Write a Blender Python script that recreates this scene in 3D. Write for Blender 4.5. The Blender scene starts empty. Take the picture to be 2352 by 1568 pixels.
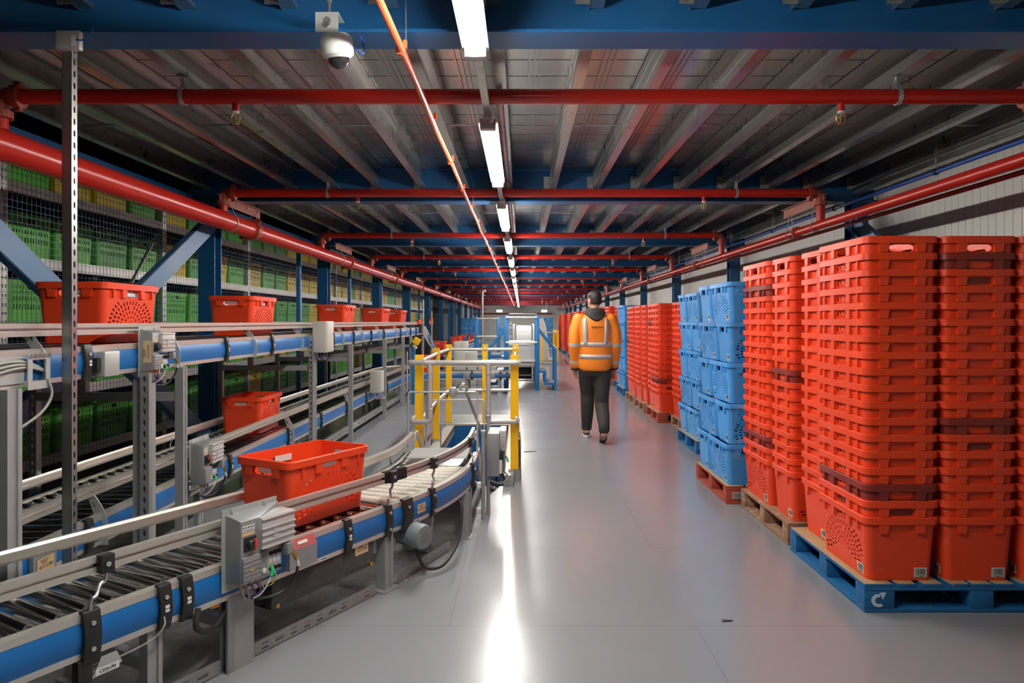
import bpy, bmesh, math, random
from mathutils import Vector, Matrix, geometry
RND = random.Random(11)
SC = bpy.context.scene
COL = SC.collection
PI = math.pi
V = Vector
ORD = ['zeroth','first','second','third','fourth','fifth','sixth','seventh','eighth','ninth','tenth','eleventh','twelfth','thirteenth',
       'fourteenth','fifteenth','sixteenth','seventeenth','eighteenth','nineteenth','twentieth','twenty-first','twenty-second',
       'twenty-third','twenty-fourth','twenty-fifth','twenty-sixth','twenty-seventh','twenty-eighth','twenty-ninth','thirtieth']
ORD += ['thirty-' + o for o in ORD[1:10]] + ['fortieth'] + ['forty-' + o for o in ORD[1:10]]
ORG = {}

# ------------------------------------------------------------------ mesh builder
def rotz(a): return Matrix.Rotation(a, 3, 'Z')

class MB:
    def __init__(s):
        s.v, s.f, s.m, s.cm = [], [], [], 0
    def add(s, vs, fs):
        b = len(s.v)
        s.v += [V(p) for p in vs]
        s.f += [tuple(b + i for i in f) for f in fs]
        s.m += [s.cm] * len(fs)
        return s
    def box(s, c, size, rot=None):
        c = V(c); hx, hy, hz = size[0]/2, size[1]/2, size[2]/2
        pts = [V((x*hx, y*hy, z*hz)) for x in (-1, 1) for y in (-1, 1) for z in (-1, 1)]
        if rot is not None: pts = [rot @ p for p in pts]
        return s.add([c + p for p in pts], [(0,1,3,2),(4,6,7,5),(0,4,5,1),(2,3,7,6),(0,2,6,4),(1,5,7,3)])
    def box2(s, lo, hi):
        lo, hi = V(lo), V(hi)
        return s.box((lo+hi)/2, hi-lo)
    def obox(s, c, ax, size):                       # oriented by the horizontal axis ax
        a = math.atan2(ax[1], ax[0])
        return s.box(c, size, rotz(a))
    def cyl(s, p0, p1, r, n=12, r2=None, cap=True):
        p0, p1 = V(p0), V(p1); r2 = r if r2 is None else r2
        d = (p1-p0).normalized()
        u = d.orthogonal().normalized(); w = d.cross(u)
        a = [u*math.cos(2*PI*i/n) + w*math.sin(2*PI*i/n) for i in range(n)]
        vs = [p0+x*r for x in a] + [p1+x*r2 for x in a]
        fs = [(i, (i+1) % n, n+(i+1) % n, n+i) for i in range(n)]
        if cap: fs += [tuple(range(n-1, -1, -1)), tuple(range(n, 2*n))]
        return s.add(vs, fs)
    def tube(s, path, r, n=8, cap=True, closed=False, ry=None):
        P = [V(p) for p in path]; k = len(P)
        rr = r if isinstance(r, (list, tuple)) else [r]*k
        vs, fs, prev = [], [], None
        for i in range(k):
            if closed: t = P[(i+1) % k] - P[i-1]
            else: t = P[min(i+1, k-1)] - P[max(i-1, 0)]
            t = t.normalized()
            if prev is None: u = t.orthogonal().normalized()
            else:
                u = prev - t*prev.dot(t)
                u = u.normalized() if u.length > 1e-6 else t.orthogonal().normalized()
            prev = u; w = t.cross(u)
            for j in range(n):
                a = 2*PI*j/n
                vs.append(P[i] + u*math.cos(a)*rr[i] + w*math.sin(a)*rr[i])
        for i in range(k if closed else k-1):
            b, c = i*n, ((i+1) % k)*n
            for j in range(n): fs.append((b+j, b+(j+1) % n, c+(j+1) % n, c+j))
        if cap and not closed: fs += [tuple(range(n-1, -1, -1)), tuple(range((k-1)*n, k*n))]
        return s.add(vs, fs)
    def lathe(s, prof, o, ax=(0,0,1), n=20):        # prof: (radius, height) pairs
        o, d = V(o), V(ax).normalized(); u = d.orthogonal().normalized(); w = d.cross(u)
        vs, fs, k = [], [], len(prof)
        for r, h in prof:
            for j in range(n):
                a = 2*PI*j/n; vs.append(o + d*h + (u*math.cos(a) + w*math.sin(a))*max(r, 1e-5))
        for i in range(k-1):
            for j in range(n): fs.append((i*n+j, i*n+(j+1) % n, (i+1)*n+(j+1) % n, (i+1)*n+j))
        if prof[0][0] > 1e-4: fs.append(tuple(range(n-1, -1, -1)))
        if prof[-1][0] > 1e-4: fs.append(tuple(range((k-1)*n, k*n)))
        return s.add(vs, fs)
    def loft(s, rings, cap=True):                   # rings: equal-length closed loops
        n = len(rings[0]); vs = [p for r in rings for p in r]; fs = []
        for i in range(len(rings)-1):
            for j in range(n): fs.append((i*n+j, i*n+(j+1) % n, (i+1)*n+(j+1) % n, (i+1)*n+j))
        if cap: fs += [tuple(range(n-1, -1, -1)), tuple(range((len(rings)-1)*n, len(rings)*n))]
        return s.add(vs, fs)
    def plate(s, outline, holes, t, M=None):        # flat plate with real holes, thickness t along local z
        M = M or Matrix()
        loops = [list(outline)] + [list(h) for h in holes]
        pts, edges = [], []
        for L in loops:
            b = len(pts); pts += [V(p) for p in L]
            edges += [(b+i, b+(i+1) % len(L)) for i in range(len(L))]
        if holes:
            r = geometry.delaunay_2d_cdt(pts, edges, [], 0, 1e-6)
            P, own, b = r[0], {}, 0
            for k, L in enumerate(loops):
                for i in range(len(L)): own[b+i] = k
                b += len(L)
            lp = [own[o[0]] if o else 0 for o in r[3]]
            def inside(x, y):
                c, L = False, loops[0]
                for i in range(len(L)):
                    (x0, y0), (x1, y1) = L[i-1][:2], L[i][:2]
                    if (y0 > y) != (y1 > y) and x < (x1-x0)*(y-y0)/(y1-y0)+x0: c = not c
                return c
            F = []
            for f in r[2]:
                ks = {lp[i] for i in f}
                if len(ks) == 1 and 0 not in ks: continue
                if ks == {0} and not inside(sum(P[i].x for i in f)/3, sum(P[i].y for i in f)/3): continue
                F.append(tuple(f))
        else: P, F = pts, [tuple(range(len(pts)))]
        a = [M @ V((p.x, p.y, t/2)) for p in P]; b = [M @ V((p.x, p.y, -t/2)) for p in P]
        s.add(a + b, F + [tuple(len(a)+i for i in reversed(f)) for f in F])
        for L in loops:
            n = len(L)
            vs = [M @ V((p[0], p[1], t/2)) for p in L] + [M @ V((p[0], p[1], -t/2)) for p in L]
            s.add(vs, [(i, n+i, n+(i+1) % n, (i+1) % n) for i in range(n)])
        return s
    def sweep(s, path, sec, cap=True):              # path: [(point, outward normal)], sec: closed [(off, dz)]
        rings = [[p + nv*o + V((0,0,z)) for o, z in sec] for p, nv in path]
        return s.loft(rings, cap)
    def build(s, name, mats, parent=None, bevel=0, angle=35, loc=None, fix=True):
        me = bpy.data.meshes.new(name)
        o0 = ORG[parent.name] if parent is not None else V(loc or (0,0,0))
        me.from_pydata([p-o0 for p in s.v], [], s.f)
        if not isinstance(mats, (list, tuple)): mats = [mats]
        for m in mats: me.materials.append(m)
        if len(mats) > 1: me.polygons.foreach_set('material_index', s.m)
        if fix or bevel:
            bm = bmesh.new(); bm.from_mesh(me)
            if fix: bmesh.ops.recalc_face_normals(bm, faces=bm.faces)
            if bevel:
                ed = [e for e in bm.edges if len(e.link_faces) == 2 and e.calc_face_angle(0) > .6]
                bmesh.ops.bevel(bm, geom=ed, offset=bevel, segments=2, affect='EDGES', profile=.5)
            bm.to_mesh(me); bm.free()
        me.polygons.foreach_set('use_smooth', [True]*len(me.polygons))
        me.set_sharp_from_angle(angle=math.radians(angle))
        ob = bpy.data.objects.new(name, me); COL.objects.link(ob)
        ob.location = V((0,0,0)) if parent is not None else o0
        if parent is not None: ob.parent = parent
        ORG[ob.name] = V(o0)
        return ob

def tag(o, label, cat, group=None, kind=None):
    if label: o['label'] = label
    if cat: o['category'] = cat
    if group: o['group'] = group
    if kind: o['kind'] = kind
    return o
def thing(name, label, cat, loc=(0,0,0), group=None, kind=None):
    o = bpy.data.objects.new(name, None); COL.objects.link(o)
    o.location = loc; o.empty_display_size = .1
    ORG[o.name] = V(loc)
    return tag(o, label, cat, group, kind)
def dup(root, loc, label=None, rz=None, group=None, mats=None):
    r = root.copy(); COL.objects.link(r); r.location = loc
    if rz is not None: r.rotation_euler = (0, 0, rz)
    if label: r['label'] = label
    if group: r['group'] = group
    ORG[r.name] = V(loc)
    for ch in list(root.children):
        c = ch.copy(); COL.objects.link(c); c.parent = r
        for g in list(ch.children):
            d = g.copy(); COL.objects.link(d); d.parent = c
    return r
def rrect(L, W, r, z, n=4, dx=0, dy=0):
    pts = []
    for cx, cy, a0 in ((L/2-r, W/2-r, 0), (-L/2+r, W/2-r, PI/2), (-L/2+r, -W/2+r, PI), (L/2-r, -W/2+r, 1.5*PI)):
        for i in range(n+1):
            a = a0 + PI/2*i/n; pts.append(V((cx+r*math.cos(a)+dx, cy+r*math.sin(a)+dy, z)))
    return pts
def slot(cx, cy, w, h, n=4, ang=0):                 # rounded slot, long axis along h
    r = w/2; q = max(h/2-r, 0); P = []
    for i in range(n+1):
        a = PI*i/n; P.append((r*math.cos(a), q+r*math.sin(a)))
    for i in range(n+1):
        a = PI+PI*i/n; P.append((r*math.cos(a), -q+r*math.sin(a)))
    c, s_ = math.cos(ang), math.sin(ang)
    return [(cx+c*x-s_*y, cy+s_*x+c*y) for x, y in P]
def rect(cx, cy, w, h): return [(cx-w/2,cy-h/2),(cx+w/2,cy-h/2),(cx+w/2,cy+h/2),(cx-w/2,cy+h/2)]
def basis(o, x, y, z):
    x, y, z = V(x), V(y), V(z)
    return Matrix(((x.x,y.x,z.x,o[0]),(x.y,y.y,z.y,o[1]),(x.z,y.z,z.z,o[2]),(0,0,0,1)))
def text_mesh(txt, size, M, mb, align='CENTER', depth=.0004):
    cu = bpy.data.curves.new('t', 'FONT'); cu.body = txt; cu.size = size; cu.align_x = align; cu.align_y = 'CENTER'
    cu.extrude = depth; cu.resolution_u = 2
    ob = bpy.data.objects.new('t', cu)
    me = bpy.data.meshes.new_from_object(ob)
    mb.add([M @ v.co for v in me.vertices], [tuple(p.vertices) for p in me.polygons])
    bpy.data.objects.remove(ob); bpy.data.curves.remove(cu); bpy.data.meshes.remove(me)
def bez(p, n=8):                                     # smooth curve through control points (Catmull-Rom)
    P = [V(q) for q in p]; P = [P[0]*2-P[1]] + P + [P[-1]*2-P[-2]]; out = []
    for i in range(1, len(P)-2):
        for k in range(n):
            t = k/n; a, b, c, d = P[i-1], P[i], P[i+1], P[i+2]
            out.append(.5*((2*b) + (c-a)*t + (2*a-5*b+4*c-d)*t*t + (3*b-a-3*c+d)*t**3))
    return out + [P[-2]]

# ------------------------------------------------------------------ materials
def mat(name, col, rough=.5, metal=0., var=.12, scale=6., bump=0., spec=.5, rvar=.08, orand=0., detail=4., stretch=None, second=None, sec_lo=.55, sec_hi=.7, sec_scale=None):
    m = bpy.data.materials.new(name); m.use_nodes = True
    nt = m.node_tree; N, L = nt.nodes, nt.links
    b = N['Principled BSDF']
    b.inputs['Metallic'].default_value = metal
    b.inputs['Specular IOR Level'].default_value = spec
    tc = N.new('ShaderNodeTexCoord'); src = tc.outputs['Object']
    if stretch:
        mp = N.new('ShaderNodeMapping'); mp.inputs['Scale'].default_value = stretch
        L.new(src, mp.inputs['Vector']); src = mp.outputs['Vector']
    oi = N.new('ShaderNodeObjectInfo')
    ad = N.new('ShaderNodeVectorMath'); ad.operation = 'ADD'
    sc = N.new('ShaderNodeMath'); sc.operation = 'MULTIPLY'; sc.inputs[1].default_value = 37.
    L.new(oi.outputs['Random'], sc.inputs[0]); L.new(src, ad.inputs[0]); L.new(sc.outputs[0], ad.inputs[1])
    no = N.new('ShaderNodeTexNoise'); no.inputs['Scale'].default_value = scale; no.inputs['Detail'].default_value = detail
    L.new(ad.outputs[0], no.inputs['Vector'])
    mx = N.new('ShaderNodeMix'); mx.data_type = 'RGBA'
    c = V(col); lo, hi = c*(1-var), c*(1+var)
    mx.inputs[6].default_value = (*lo, 1); mx.inputs[7].default_value = (*[min(x, 1) for x in hi], 1)
    L.new(no.outputs['Fac'], mx.inputs[0]); out = mx.outputs[2]
    if second:
        n2 = N.new('ShaderNodeTexNoise'); n2.inputs['Scale'].default_value = sec_scale or scale*3; n2.inputs['Detail'].default_value = 6
        L.new(ad.outputs[0], n2.inputs['Vector'])
        mr = N.new('ShaderNodeMapRange'); mr.inputs[1].default_value = sec_lo; mr.inputs[2].default_value = sec_hi
        L.new(n2.outputs['Fac'], mr.inputs[0])
        m2 = N.new('ShaderNodeMix'); m2.data_type = 'RGBA'; m2.inputs[7].default_value = (*second, 1)
        L.new(mr.outputs[0], m2.inputs[0]); L.new(out, m2.inputs[6]); out = m2.outputs[2]
    if orand:
        hs = N.new('ShaderNodeHueSaturation'); m3 = N.new('ShaderNodeMapRange')
        m3.inputs[3].default_value = 1-orand; m3.inputs[4].default_value = 1+orand
        L.new(oi.outputs['Random'], m3.inputs[0]); L.new(m3.outputs[0], hs.inputs['Value']); L.new(out, hs.inputs['Color']); out = hs.outputs[0]
    L.new(out, b.inputs['Base Color'])
    rr = N.new('ShaderNodeMapRange'); rr.inputs[3].default_value = max(rough-rvar, .02); rr.inputs[4].default_value = rough+rvar
    L.new(no.outputs['Fac'], rr.inputs[0]); L.new(rr.outputs[0], b.inputs['Roughness'])
    if bump:
        bp = N.new('ShaderNodeBump'); bp.inputs['Strength'].default_value = bump; bp.inputs['Distance'].default_value = .002
        L.new(no.outputs['Fac'], bp.inputs['Height']); L.new(bp.outputs[0], b.inputs['Normal'])
    return m
def emit(name, col, s):
    m = bpy.data.materials.new(name); m.use_nodes = True; b = m.node_tree.nodes['Principled BSDF']
    b.inputs['Base Color'].default_value = (.8,.8,.8,1); b.inputs['Emission Color'].default_value = (*col, 1); b.inputs['Emission Strength'].default_value = s
    return m

K = {}
K['galv']  = mat('galvanised_steel', (.52,.53,.51), .28, .93, .10, 6, rvar=.02, detail=2)
K['galvd'] = mat('dull_galvanised_steel', (.36,.37,.37), .45, .6, .12, 8)
K['zinc']  = mat('zinc_plate', (.52,.55,.53), .45, .55, .10, 12)
K['deck']  = None
K['alu']   = mat('aluminium_profile', (.66,.62,.56), .36, .7, .04, 3, rvar=.03)
K['grey']  = mat('grey_enamel_leg', (.36,.37,.37), .42, .35, .08, 10)
K['blue']  = mat('blue_steel_paint', (.007,.085,.235), .36, 0, .14, 3, rvar=.06)
K['panel'] = mat('blue_conveyor_panel', (.006,.13,.40), .38, 0, .05, 9, second=(.30,.42,.55), sec_lo=.77, sec_hi=.79, sec_scale=38)
K['red']   = mat('red_pipe_paint', (.50,.018,.010), .26, 0, .05, 2, rvar=.03)
K['rust']  = mat('brown_red_fitting', (.30,.045,.022), .45, .1, .2, 25, bump=.2)
K['plate'] = mat('brown_red_plate', (.36,.12,.09), .5, .2, .1, 8)
K['orange']= mat('orange_pipe_plastic', (.85,.14,.05), .32, 0, .08, 6)
K['brass'] = mat('brass', (.55,.36,.12), .35, .9, .1, 20)
K['white'] = mat('white_plastic', (.72,.72,.69), .4, 0, .03, 5)
K['cab']   = mat('pale_grey_cabinet', (.52,.51,.46), .42, 0, .04, 5)
K['light_grey'] = mat('light_grey_casting', (.55,.53,.52), .42, .3, .05, 12)
K['mid_grey'] = mat('mid_grey_casting', (.28,.28,.29), .45, .25, .08, 12)
K['black'] = mat('black_plastic', (.018,.018,.018), .45, 0, .2, 10)
K['rubber']= mat('black_cable_rubber', (.02,.02,.02), .5, 0, .2, 10)
K['chrome']= mat('steel_roller', (.42,.41,.38), .22, 1., .2, 6, rvar=.08, stretch=(1,1,1))
K['ivory'] = mat('ivory_roller', (.62,.60,.52), .42, 0, .06, 8)
K['belt']  = mat('grey_belt', (.26,.26,.25), .5, 0, .1, 14)
K['dark_belt'] = mat('dark_belt', (.035,.036,.04), .5, 0, .1, 14)
K['crate'] = mat('red_crate_plastic', (.82,.058,.012), .40, 0, .06, 4, orand=.07, bump=.03, second=(.84,.15,.07), sec_lo=.66, sec_hi=.78, sec_scale=9)
K['maroon']= mat('maroon_crate_plastic', (.25,.025,.016), .42, 0, .08, 4, orand=.05)
K['bcrate']= mat('blue_crate_plastic', (.055,.30,.70), .42, 0, .06, 4, orand=.08, second=(.22,.48,.80), sec_lo=.6, sec_hi=.75, sec_scale=7)
K['gcrate']= mat('green_crate_plastic', (.10,.43,.05), .45, 0, .08, 5, orand=.14)
K['ycrate']= mat('yellow_crate_plastic', (.66,.50,.03), .45, 0, .08, 5, orand=.1)
K['tote_red'] = K['crate']
K['yellow']= mat('yellow_post_paint', (.85,.47,.004), .38, 0, .05, 6)
K['tube']  = mat('silver_handrail', (.58,.57,.55), .36, .55, .06, 9)
K['sticker']= mat('white_sticker', (.70,.69,.66), .5, 0, .04, 30)
K['ink']   = mat('black_ink', (.02,.02,.02), .6, 0, 0, 5)
K['tag']   = mat('tan_asset_tag', (.66,.46,.24), .5, 0, .06, 25)
K['steps'] = mat('blue_step_paint', (.012,.15,.40), .4, 0, .1, 5)
K['wood']  = mat('bare_pallet_wood', (.40,.26,.13), .75, 0, .3, 5, stretch=(8,1,8), bump=.3)
K['pblue'] = mat('blue_pallet_paint', (.008,.12,.31), .6, 0, .2, 7, bump=.2, second=(.30,.24,.16), sec_lo=.68, sec_hi=.72, sec_scale=26)
K['pred']  = mat('red_pallet_paint', (.36,.055,.035), .62, 0, .25, 7, bump=.2, second=(.35,.22,.13), sec_lo=.66, sec_hi=.72, sec_scale=22)
K['pbrown']= mat('brown_pallet_wood', (.27,.135,.08), .75, 0, .35, 8, bump=.3, second=(.42,.25,.16), sec_lo=.5, sec_hi=.66, sec_scale=18)
K['mesh']  = mat('blue_fence_wire', (.05,.10,.19), .5, .2, .1, 5)
K['rack']  = mat('rack_steel', (.62,.62,.60), .42, .5, .06, 10)
K['rackd'] = mat('rack_deck_and_beam_shade', (.16,.13,.12), .5, .1, .1, 10)
K['dark']  = mat('dark_board', (.03,.03,.032), .8, 0, .2, 4)
K['green'] = mat('green_plug', (.03,.45,.16), .4, 0, .05, 10)
K['purple']= mat('purple_cable', (.16,.07,.28), .5, 0, .1, 10)
K['greycable']= mat('grey_cable', (.32,.31,.28), .5, 0, .1, 10)
K['yelgr'] = mat('yellow_green_wire', (.50,.50,.03), .5, 0, .1, 10)
K['motor'] = mat('grey_motor_paint', (.20,.235,.25), .4, .1, .06, 8)
K['smoke'] = mat('smoked_cover', (.10,.095,.09), .25, 0, .1, 6)
_b = K['smoke'].node_tree.nodes['Principled BSDF']; _b.inputs['Transmission Weight'].default_value = .55
K['bluecond'] = mat('blue_conduit', (.012,.07,.36), .3, 0, .06, 5)
K['redswitch'] = mat('red_switch', (.75,.05,.03), .35, 0, .05, 8)
K['speck'] = mat('speckled_guard', (.40,.41,.38), .6, .2, .1, 9, second=(.03,.03,.03), sec_lo=.62, sec_hi=.66, sec_scale=70)
K['plateflr'] = mat('floor_plate_steel', (.34,.35,.33), .5, .4, .2, 60)
K['wornedge'] = mat('worn_orange_edge', (.42,.24,.07), .6, 0, .3, 20)
K['lamp']  = emit('lamp_diffuser', (1., .965, .90), 30.)
# ------------------------------------------------------------------ the hall
BEAM0, BSTEP, NB = 3.28, 4.487, 13
BEAM_Y = [BEAM0 + BSTEP*i for i in range(NB)]
ZDECK, ZBEAM, ZJOIST = 3.135, 2.776, 2.918
XW = 3.87
YF, YB = 59.5, -3.0
JOIST_X = [-.153 + .468*k for k in range(-7, 9)]

def floor_material():
    m = bpy.data.materials.new('grey_coated_floor'); m.use_nodes = True
    nt = m.node_tree; N, L = nt.nodes, nt.links; b = N['Principled BSDF']
    tc = N.new('ShaderNodeTexCoord'); P = tc.outputs['Object']
    def noise(scale, det=5, rough=.55):
        n = N.new('ShaderNodeTexNoise'); n.inputs['Scale'].default_value = scale; n.inputs['Detail'].default_value = det; n.inputs['Roughness'].default_value = rough
        L.new(P, n.inputs['Vector']); return n.outputs['Fac']
    def rng(src, a, c, lo=0., hi=1.):
        r = N.new('ShaderNodeMapRange'); r.inputs[1].default_value = a; r.inputs[2].default_value = c; r.inputs[3].default_value = lo; r.inputs[4].default_value = hi
        L.new(src, r.inputs[0]); return r.outputs[0]
    def mixc(fac, a, c):
        x = N.new('ShaderNodeMix'); x.data_type = 'RGBA'
        if isinstance(fac, float): x.inputs[0].default_value = fac
        else: L.new(fac, x.inputs[0])
        for i, q in ((6, a), (7, c)):
            if isinstance(q, tuple): x.inputs[i].default_value = (*q, 1)
            else: L.new(q, x.inputs[i])
        return x.outputs[2]
    def mul(a, c):
        x = N.new('ShaderNodeMath'); x.operation = 'MULTIPLY'
        for i, q in ((0, a), (1, c)):
            if isinstance(q, float): x.inputs[i].default_value = q
            else: L.new(q, x.inputs[i])
        return x.outputs[0]
    c = mixc(noise(.9), (.225,.235,.255), (.255,.262,.28))
    # board joints
    br = N.new('ShaderNodeTexBrick'); br.inputs['Scale'].default_value = 1.; br.inputs['Brick Width'].default_value = 2.4; br.inputs['Row Height'].default_value = 1.2
    br.inputs['Mortar Size'].default_value = .0022; br.inputs['Mortar Smooth'].default_value = 0; br.inputs['Color1'].default_value = br.inputs['Color2'].default_value = (0,0,0,1); br.inputs['Mortar'].default_value = (1,1,1,1)
    mp = N.new('ShaderNodeMapping'); mp.inputs['Location'].default_value = (.35, .14, 0); L.new(P, mp.inputs['Vector']); L.new(mp.outputs[0], br.inputs['Vector'])
    c = mixc(mul(br.outputs['Color'], .45), c, (.12,.12,.12))
    # dust and oil around the conveyor line, away from the walked aisle
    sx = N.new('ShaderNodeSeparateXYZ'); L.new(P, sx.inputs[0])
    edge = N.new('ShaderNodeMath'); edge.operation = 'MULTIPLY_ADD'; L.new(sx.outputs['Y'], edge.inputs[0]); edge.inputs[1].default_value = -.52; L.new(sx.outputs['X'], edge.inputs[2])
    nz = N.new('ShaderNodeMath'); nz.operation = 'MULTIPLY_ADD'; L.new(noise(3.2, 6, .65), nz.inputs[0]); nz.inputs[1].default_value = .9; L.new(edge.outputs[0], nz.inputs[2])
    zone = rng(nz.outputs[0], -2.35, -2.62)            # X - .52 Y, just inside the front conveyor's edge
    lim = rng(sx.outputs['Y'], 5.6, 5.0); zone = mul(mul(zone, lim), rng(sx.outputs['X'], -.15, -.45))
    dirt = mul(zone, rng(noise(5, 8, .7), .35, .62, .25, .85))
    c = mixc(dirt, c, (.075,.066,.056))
    L.new(c, b.inputs['Base Color'])
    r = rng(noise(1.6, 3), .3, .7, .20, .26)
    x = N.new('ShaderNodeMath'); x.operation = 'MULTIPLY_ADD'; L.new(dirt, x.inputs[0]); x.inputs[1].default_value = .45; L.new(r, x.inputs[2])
    L.new(x.outputs[0], b.inputs['Roughness'])
    b.inputs['Specular IOR Level'].default_value = .55
    bp = N.new('ShaderNodeBump'); bp.inputs['Strength'].default_value = .06; bp.inputs['Distance'].default_value = .01
    L.new(noise(7, 3), bp.inputs['Height']); L.new(bp.outputs[0], b.inputs['Normal'])
    return m
def deck_material():
    m = mat('galvanised_deck', (.47,.46,.43), .25, .97, .07, 2.2, rvar=.04, detail=3)
    nt = m.node_tree; N, L = nt.nodes, nt.links; b = N['Principled BSDF']
    tc = N.new('ShaderNodeTexCoord'); mp = N.new('ShaderNodeMapping'); mp.inputs['Scale'].default_value = (.8, 30, 1); L.new(tc.outputs['Object'], mp.inputs['Vector'])
    n = N.new('ShaderNodeTexNoise'); n.inputs['Scale'].default_value = 3; n.inputs['Detail'].default_value = 4; L.new(mp.outputs[0], n.inputs['Vector'])
    bp = N.new('ShaderNodeBump'); bp.inputs['Strength'].default_value = .05; bp.inputs['Distance'].default_value = .01; L.new(n.outputs['Fac'], bp.inputs['Height']); L.new(bp.outputs[0], b.inputs['Normal'])
    return m
K['floor'] = floor_material(); K['deck'] = deck_material()
K['clad'] = mat('white_wall_cladding', (.62,.60,.56), .45, 0, .04, 2)
K['dkwall'] = mat('dark_grey_wall', (.05,.05,.055), .8, 0, .2, 2)
K['farwall'] = mat('pale_grey_wall', (.70,.69,.66), .6, 0, .05, 2)

PX0, PX1, PY0, PY1 = -.885, -.16, 6.40, 9.45       # the floor opening the conveyor dives through
m = MB()
xs, ys = [-6.5, PX0, PX1, XW+.2], [YB, PY0, PY1, YF]
for i in range(3):
    for j in range(3):
        if (i, j) != (1, 1): m.add([(xs[i],ys[j],0),(xs[i+1],ys[j],0),(xs[i+1],ys[j+1],0),(xs[i],ys[j+1],0)], [(0,1,2,3)])
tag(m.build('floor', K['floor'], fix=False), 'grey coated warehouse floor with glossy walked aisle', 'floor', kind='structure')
m = MB(); m.box2((-3.72, YB, ZDECK+.002), (XW+.2, YF, ZDECK+.05))
for x in JOIST_X:
    for q in (.20,.235,.27): m.box2((x+q, YB, ZDECK-.010), (x+q+.012, YF, ZDECK+.003))
for k in range(208):                                # sheet laps across the deck
    y = YB + .3*k; m.box2((-3.7, y, ZDECK-.0004), (XW, y+.010, ZDECK+.004))
tag(m.build('ceiling', K['deck']), 'galvanised metal deck overhead with sheet laps', 'ceiling', kind='structure')
m = MB()
y = YB
while y < YF-.01:                                   # ribbed cladding sheets, 10 cm ribs
    m.add([(XW,y,0),(XW,y+.088,0),(XW,y+.088,ZDECK),(XW,y,ZDECK), (XW+.006,y+.092,0),(XW+.006,y+.096,0),(XW+.006,y+.096,ZDECK),(XW+.006,y+.092,ZDECK),(XW,y+.1,0),(XW,y+.1,ZDECK)],
          [(0,3,2,1),(1,2,7,4),(4,7,6,5),(5,6,9,8)])
    y += .1
m.box2((XW+.02, YB, 0), (XW+.1, YF, ZDECK))
tag(m.build('wall_right', K['clad'], fix=False), 'white ribbed wall cladding behind the red crate stacks', 'wall', kind='structure')
tag(MB().box2((-6.6,YB,4.3),(-3.70,YF,4.35)).box2((-3.72,YB,ZDECK+.051),(-3.69,YF,4.3)).build('ceiling_void', K['dkwall']), 'dark void above the crate racking', 'ceiling', kind='structure')
tag(MB().box2((-6.7,YB,0),(-6.5,YF,4.3)).build('wall_left', K['dkwall']), 'dark wall behind the crate racking', 'wall', kind='structure')
tag(MB().box2((-6.5,YF,0),(XW,YF+.1,4.3)).build('wall_far', K['farwall']), 'pale grey end wall of the hall beyond the exit signs', 'wall', kind='structure')
tag(MB().box2((-6.5,YB-.1,0),(XW,YB,4.3)).build('wall_near', K['dkwall']), 'dark wall at the near end of the hall', 'wall', kind='structure')
m = MB(); m.box2((-3.66,43.5,0),(-3.58,52.5,2.45))
for k in range(30): m.box2((-3.585,43.5+.3*k,0),(-3.565,43.53+.3*k,2.45))
tag(m.build('wall_partition', mat('beige_partition', (.50,.44,.36), .6, 0, .08, 3)), 'beige ribbed partition far along the racking line', 'wall', kind='structure')

# pit below the opening
m = MB(); zb = -1.3
m.add([(PX0,PY1-.001,.097),(PX1,PY1-.001,.097),(PX1,PY1-.001,zb),(PX0,PY1-.001,zb)], [(0,1,2,3)])
m.add([(PX1-.001,PY0+.3,.097),(PX1-.001,PY1,.097),(PX1-.001,PY1,0),(PX1-.001,PY0+.3,0)], [(0,3,2,1)])
m.add([(PX0,PY0,0),(PX1,PY0,0),(PX1,PY0,zb),(PX0,PY0,zb)], [(0,3,2,1)])
m.add([(PX0,PY0,zb),(PX1,PY0,zb),(PX1,PY1,zb),(PX0,PY1,zb)], [(0,1,2,3)])
m.add([(PX0,PY0,0),(PX0,PY1,0),(PX0,PY1,zb),(PX0,PY0,zb)], [(0,1,2,3)])
m.add([(PX1,PY0,0),(PX1,PY1,0),(PX1,PY1,zb),(PX1,PY0,zb)], [(0,3,2,1)])
tag(m.build('floor_opening', mat('blue_pit_lining', (.008,.10,.28), .4, 0, .08, 4), fix=False), 'blue lined floor opening inside the yellow guard rail', 'floor opening', kind='structure')

# beams, columns, braces
for i, y in enumerate(BEAM_Y):
    m = MB(); h = ZDECK-ZBEAM
    m.box2((-3.62,y-.006,ZBEAM+.014),(XW-.02,y+.006,ZDECK-.014)); m.box2((-3.62,y-.1,ZBEAM),(XW-.02,y+.1,ZBEAM+.014)); m.box2((-3.62,y-.1,ZDECK-.014),(XW-.02,y+.1,ZDECK-.001))
    tag(m.build('steel_beam', K['blue'], loc=(0,y,ZBEAM)), f'blue painted steel cross beam, {ORD[i+1]} from the camera', 'beam', 'blue cross beams', 'structure')
def column(x, y, lab):
    m = MB(); w = .178; t = .012
    m.box2((x-w/2,y-w/2,0),(x+w/2,y-w/2+t,ZBEAM-.001)); m.box2((x-w/2,y+w/2-t,0),(x+w/2,y+w/2,ZBEAM-.001)); m.box2((x-.005,y-w/2+t,0),(x+.005,y+w/2-t,ZBEAM-.001))
    m.box2((x-.15,y-.15,0),(x+.15,y+.15,.016))
    tag(m.build('steel_column', K['blue'], loc=(x,y,0)), lab, 'column', 'blue steel columns', 'structure')
for i, y in enumerate(BEAM_Y):
    column(-3.40, y, f'blue steel column beside the crate racking, {ORD[i+1]} from the camera')
    column(3.66, y, f'blue steel column against the white cladding, {ORD[i+1]} from the camera')
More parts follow.
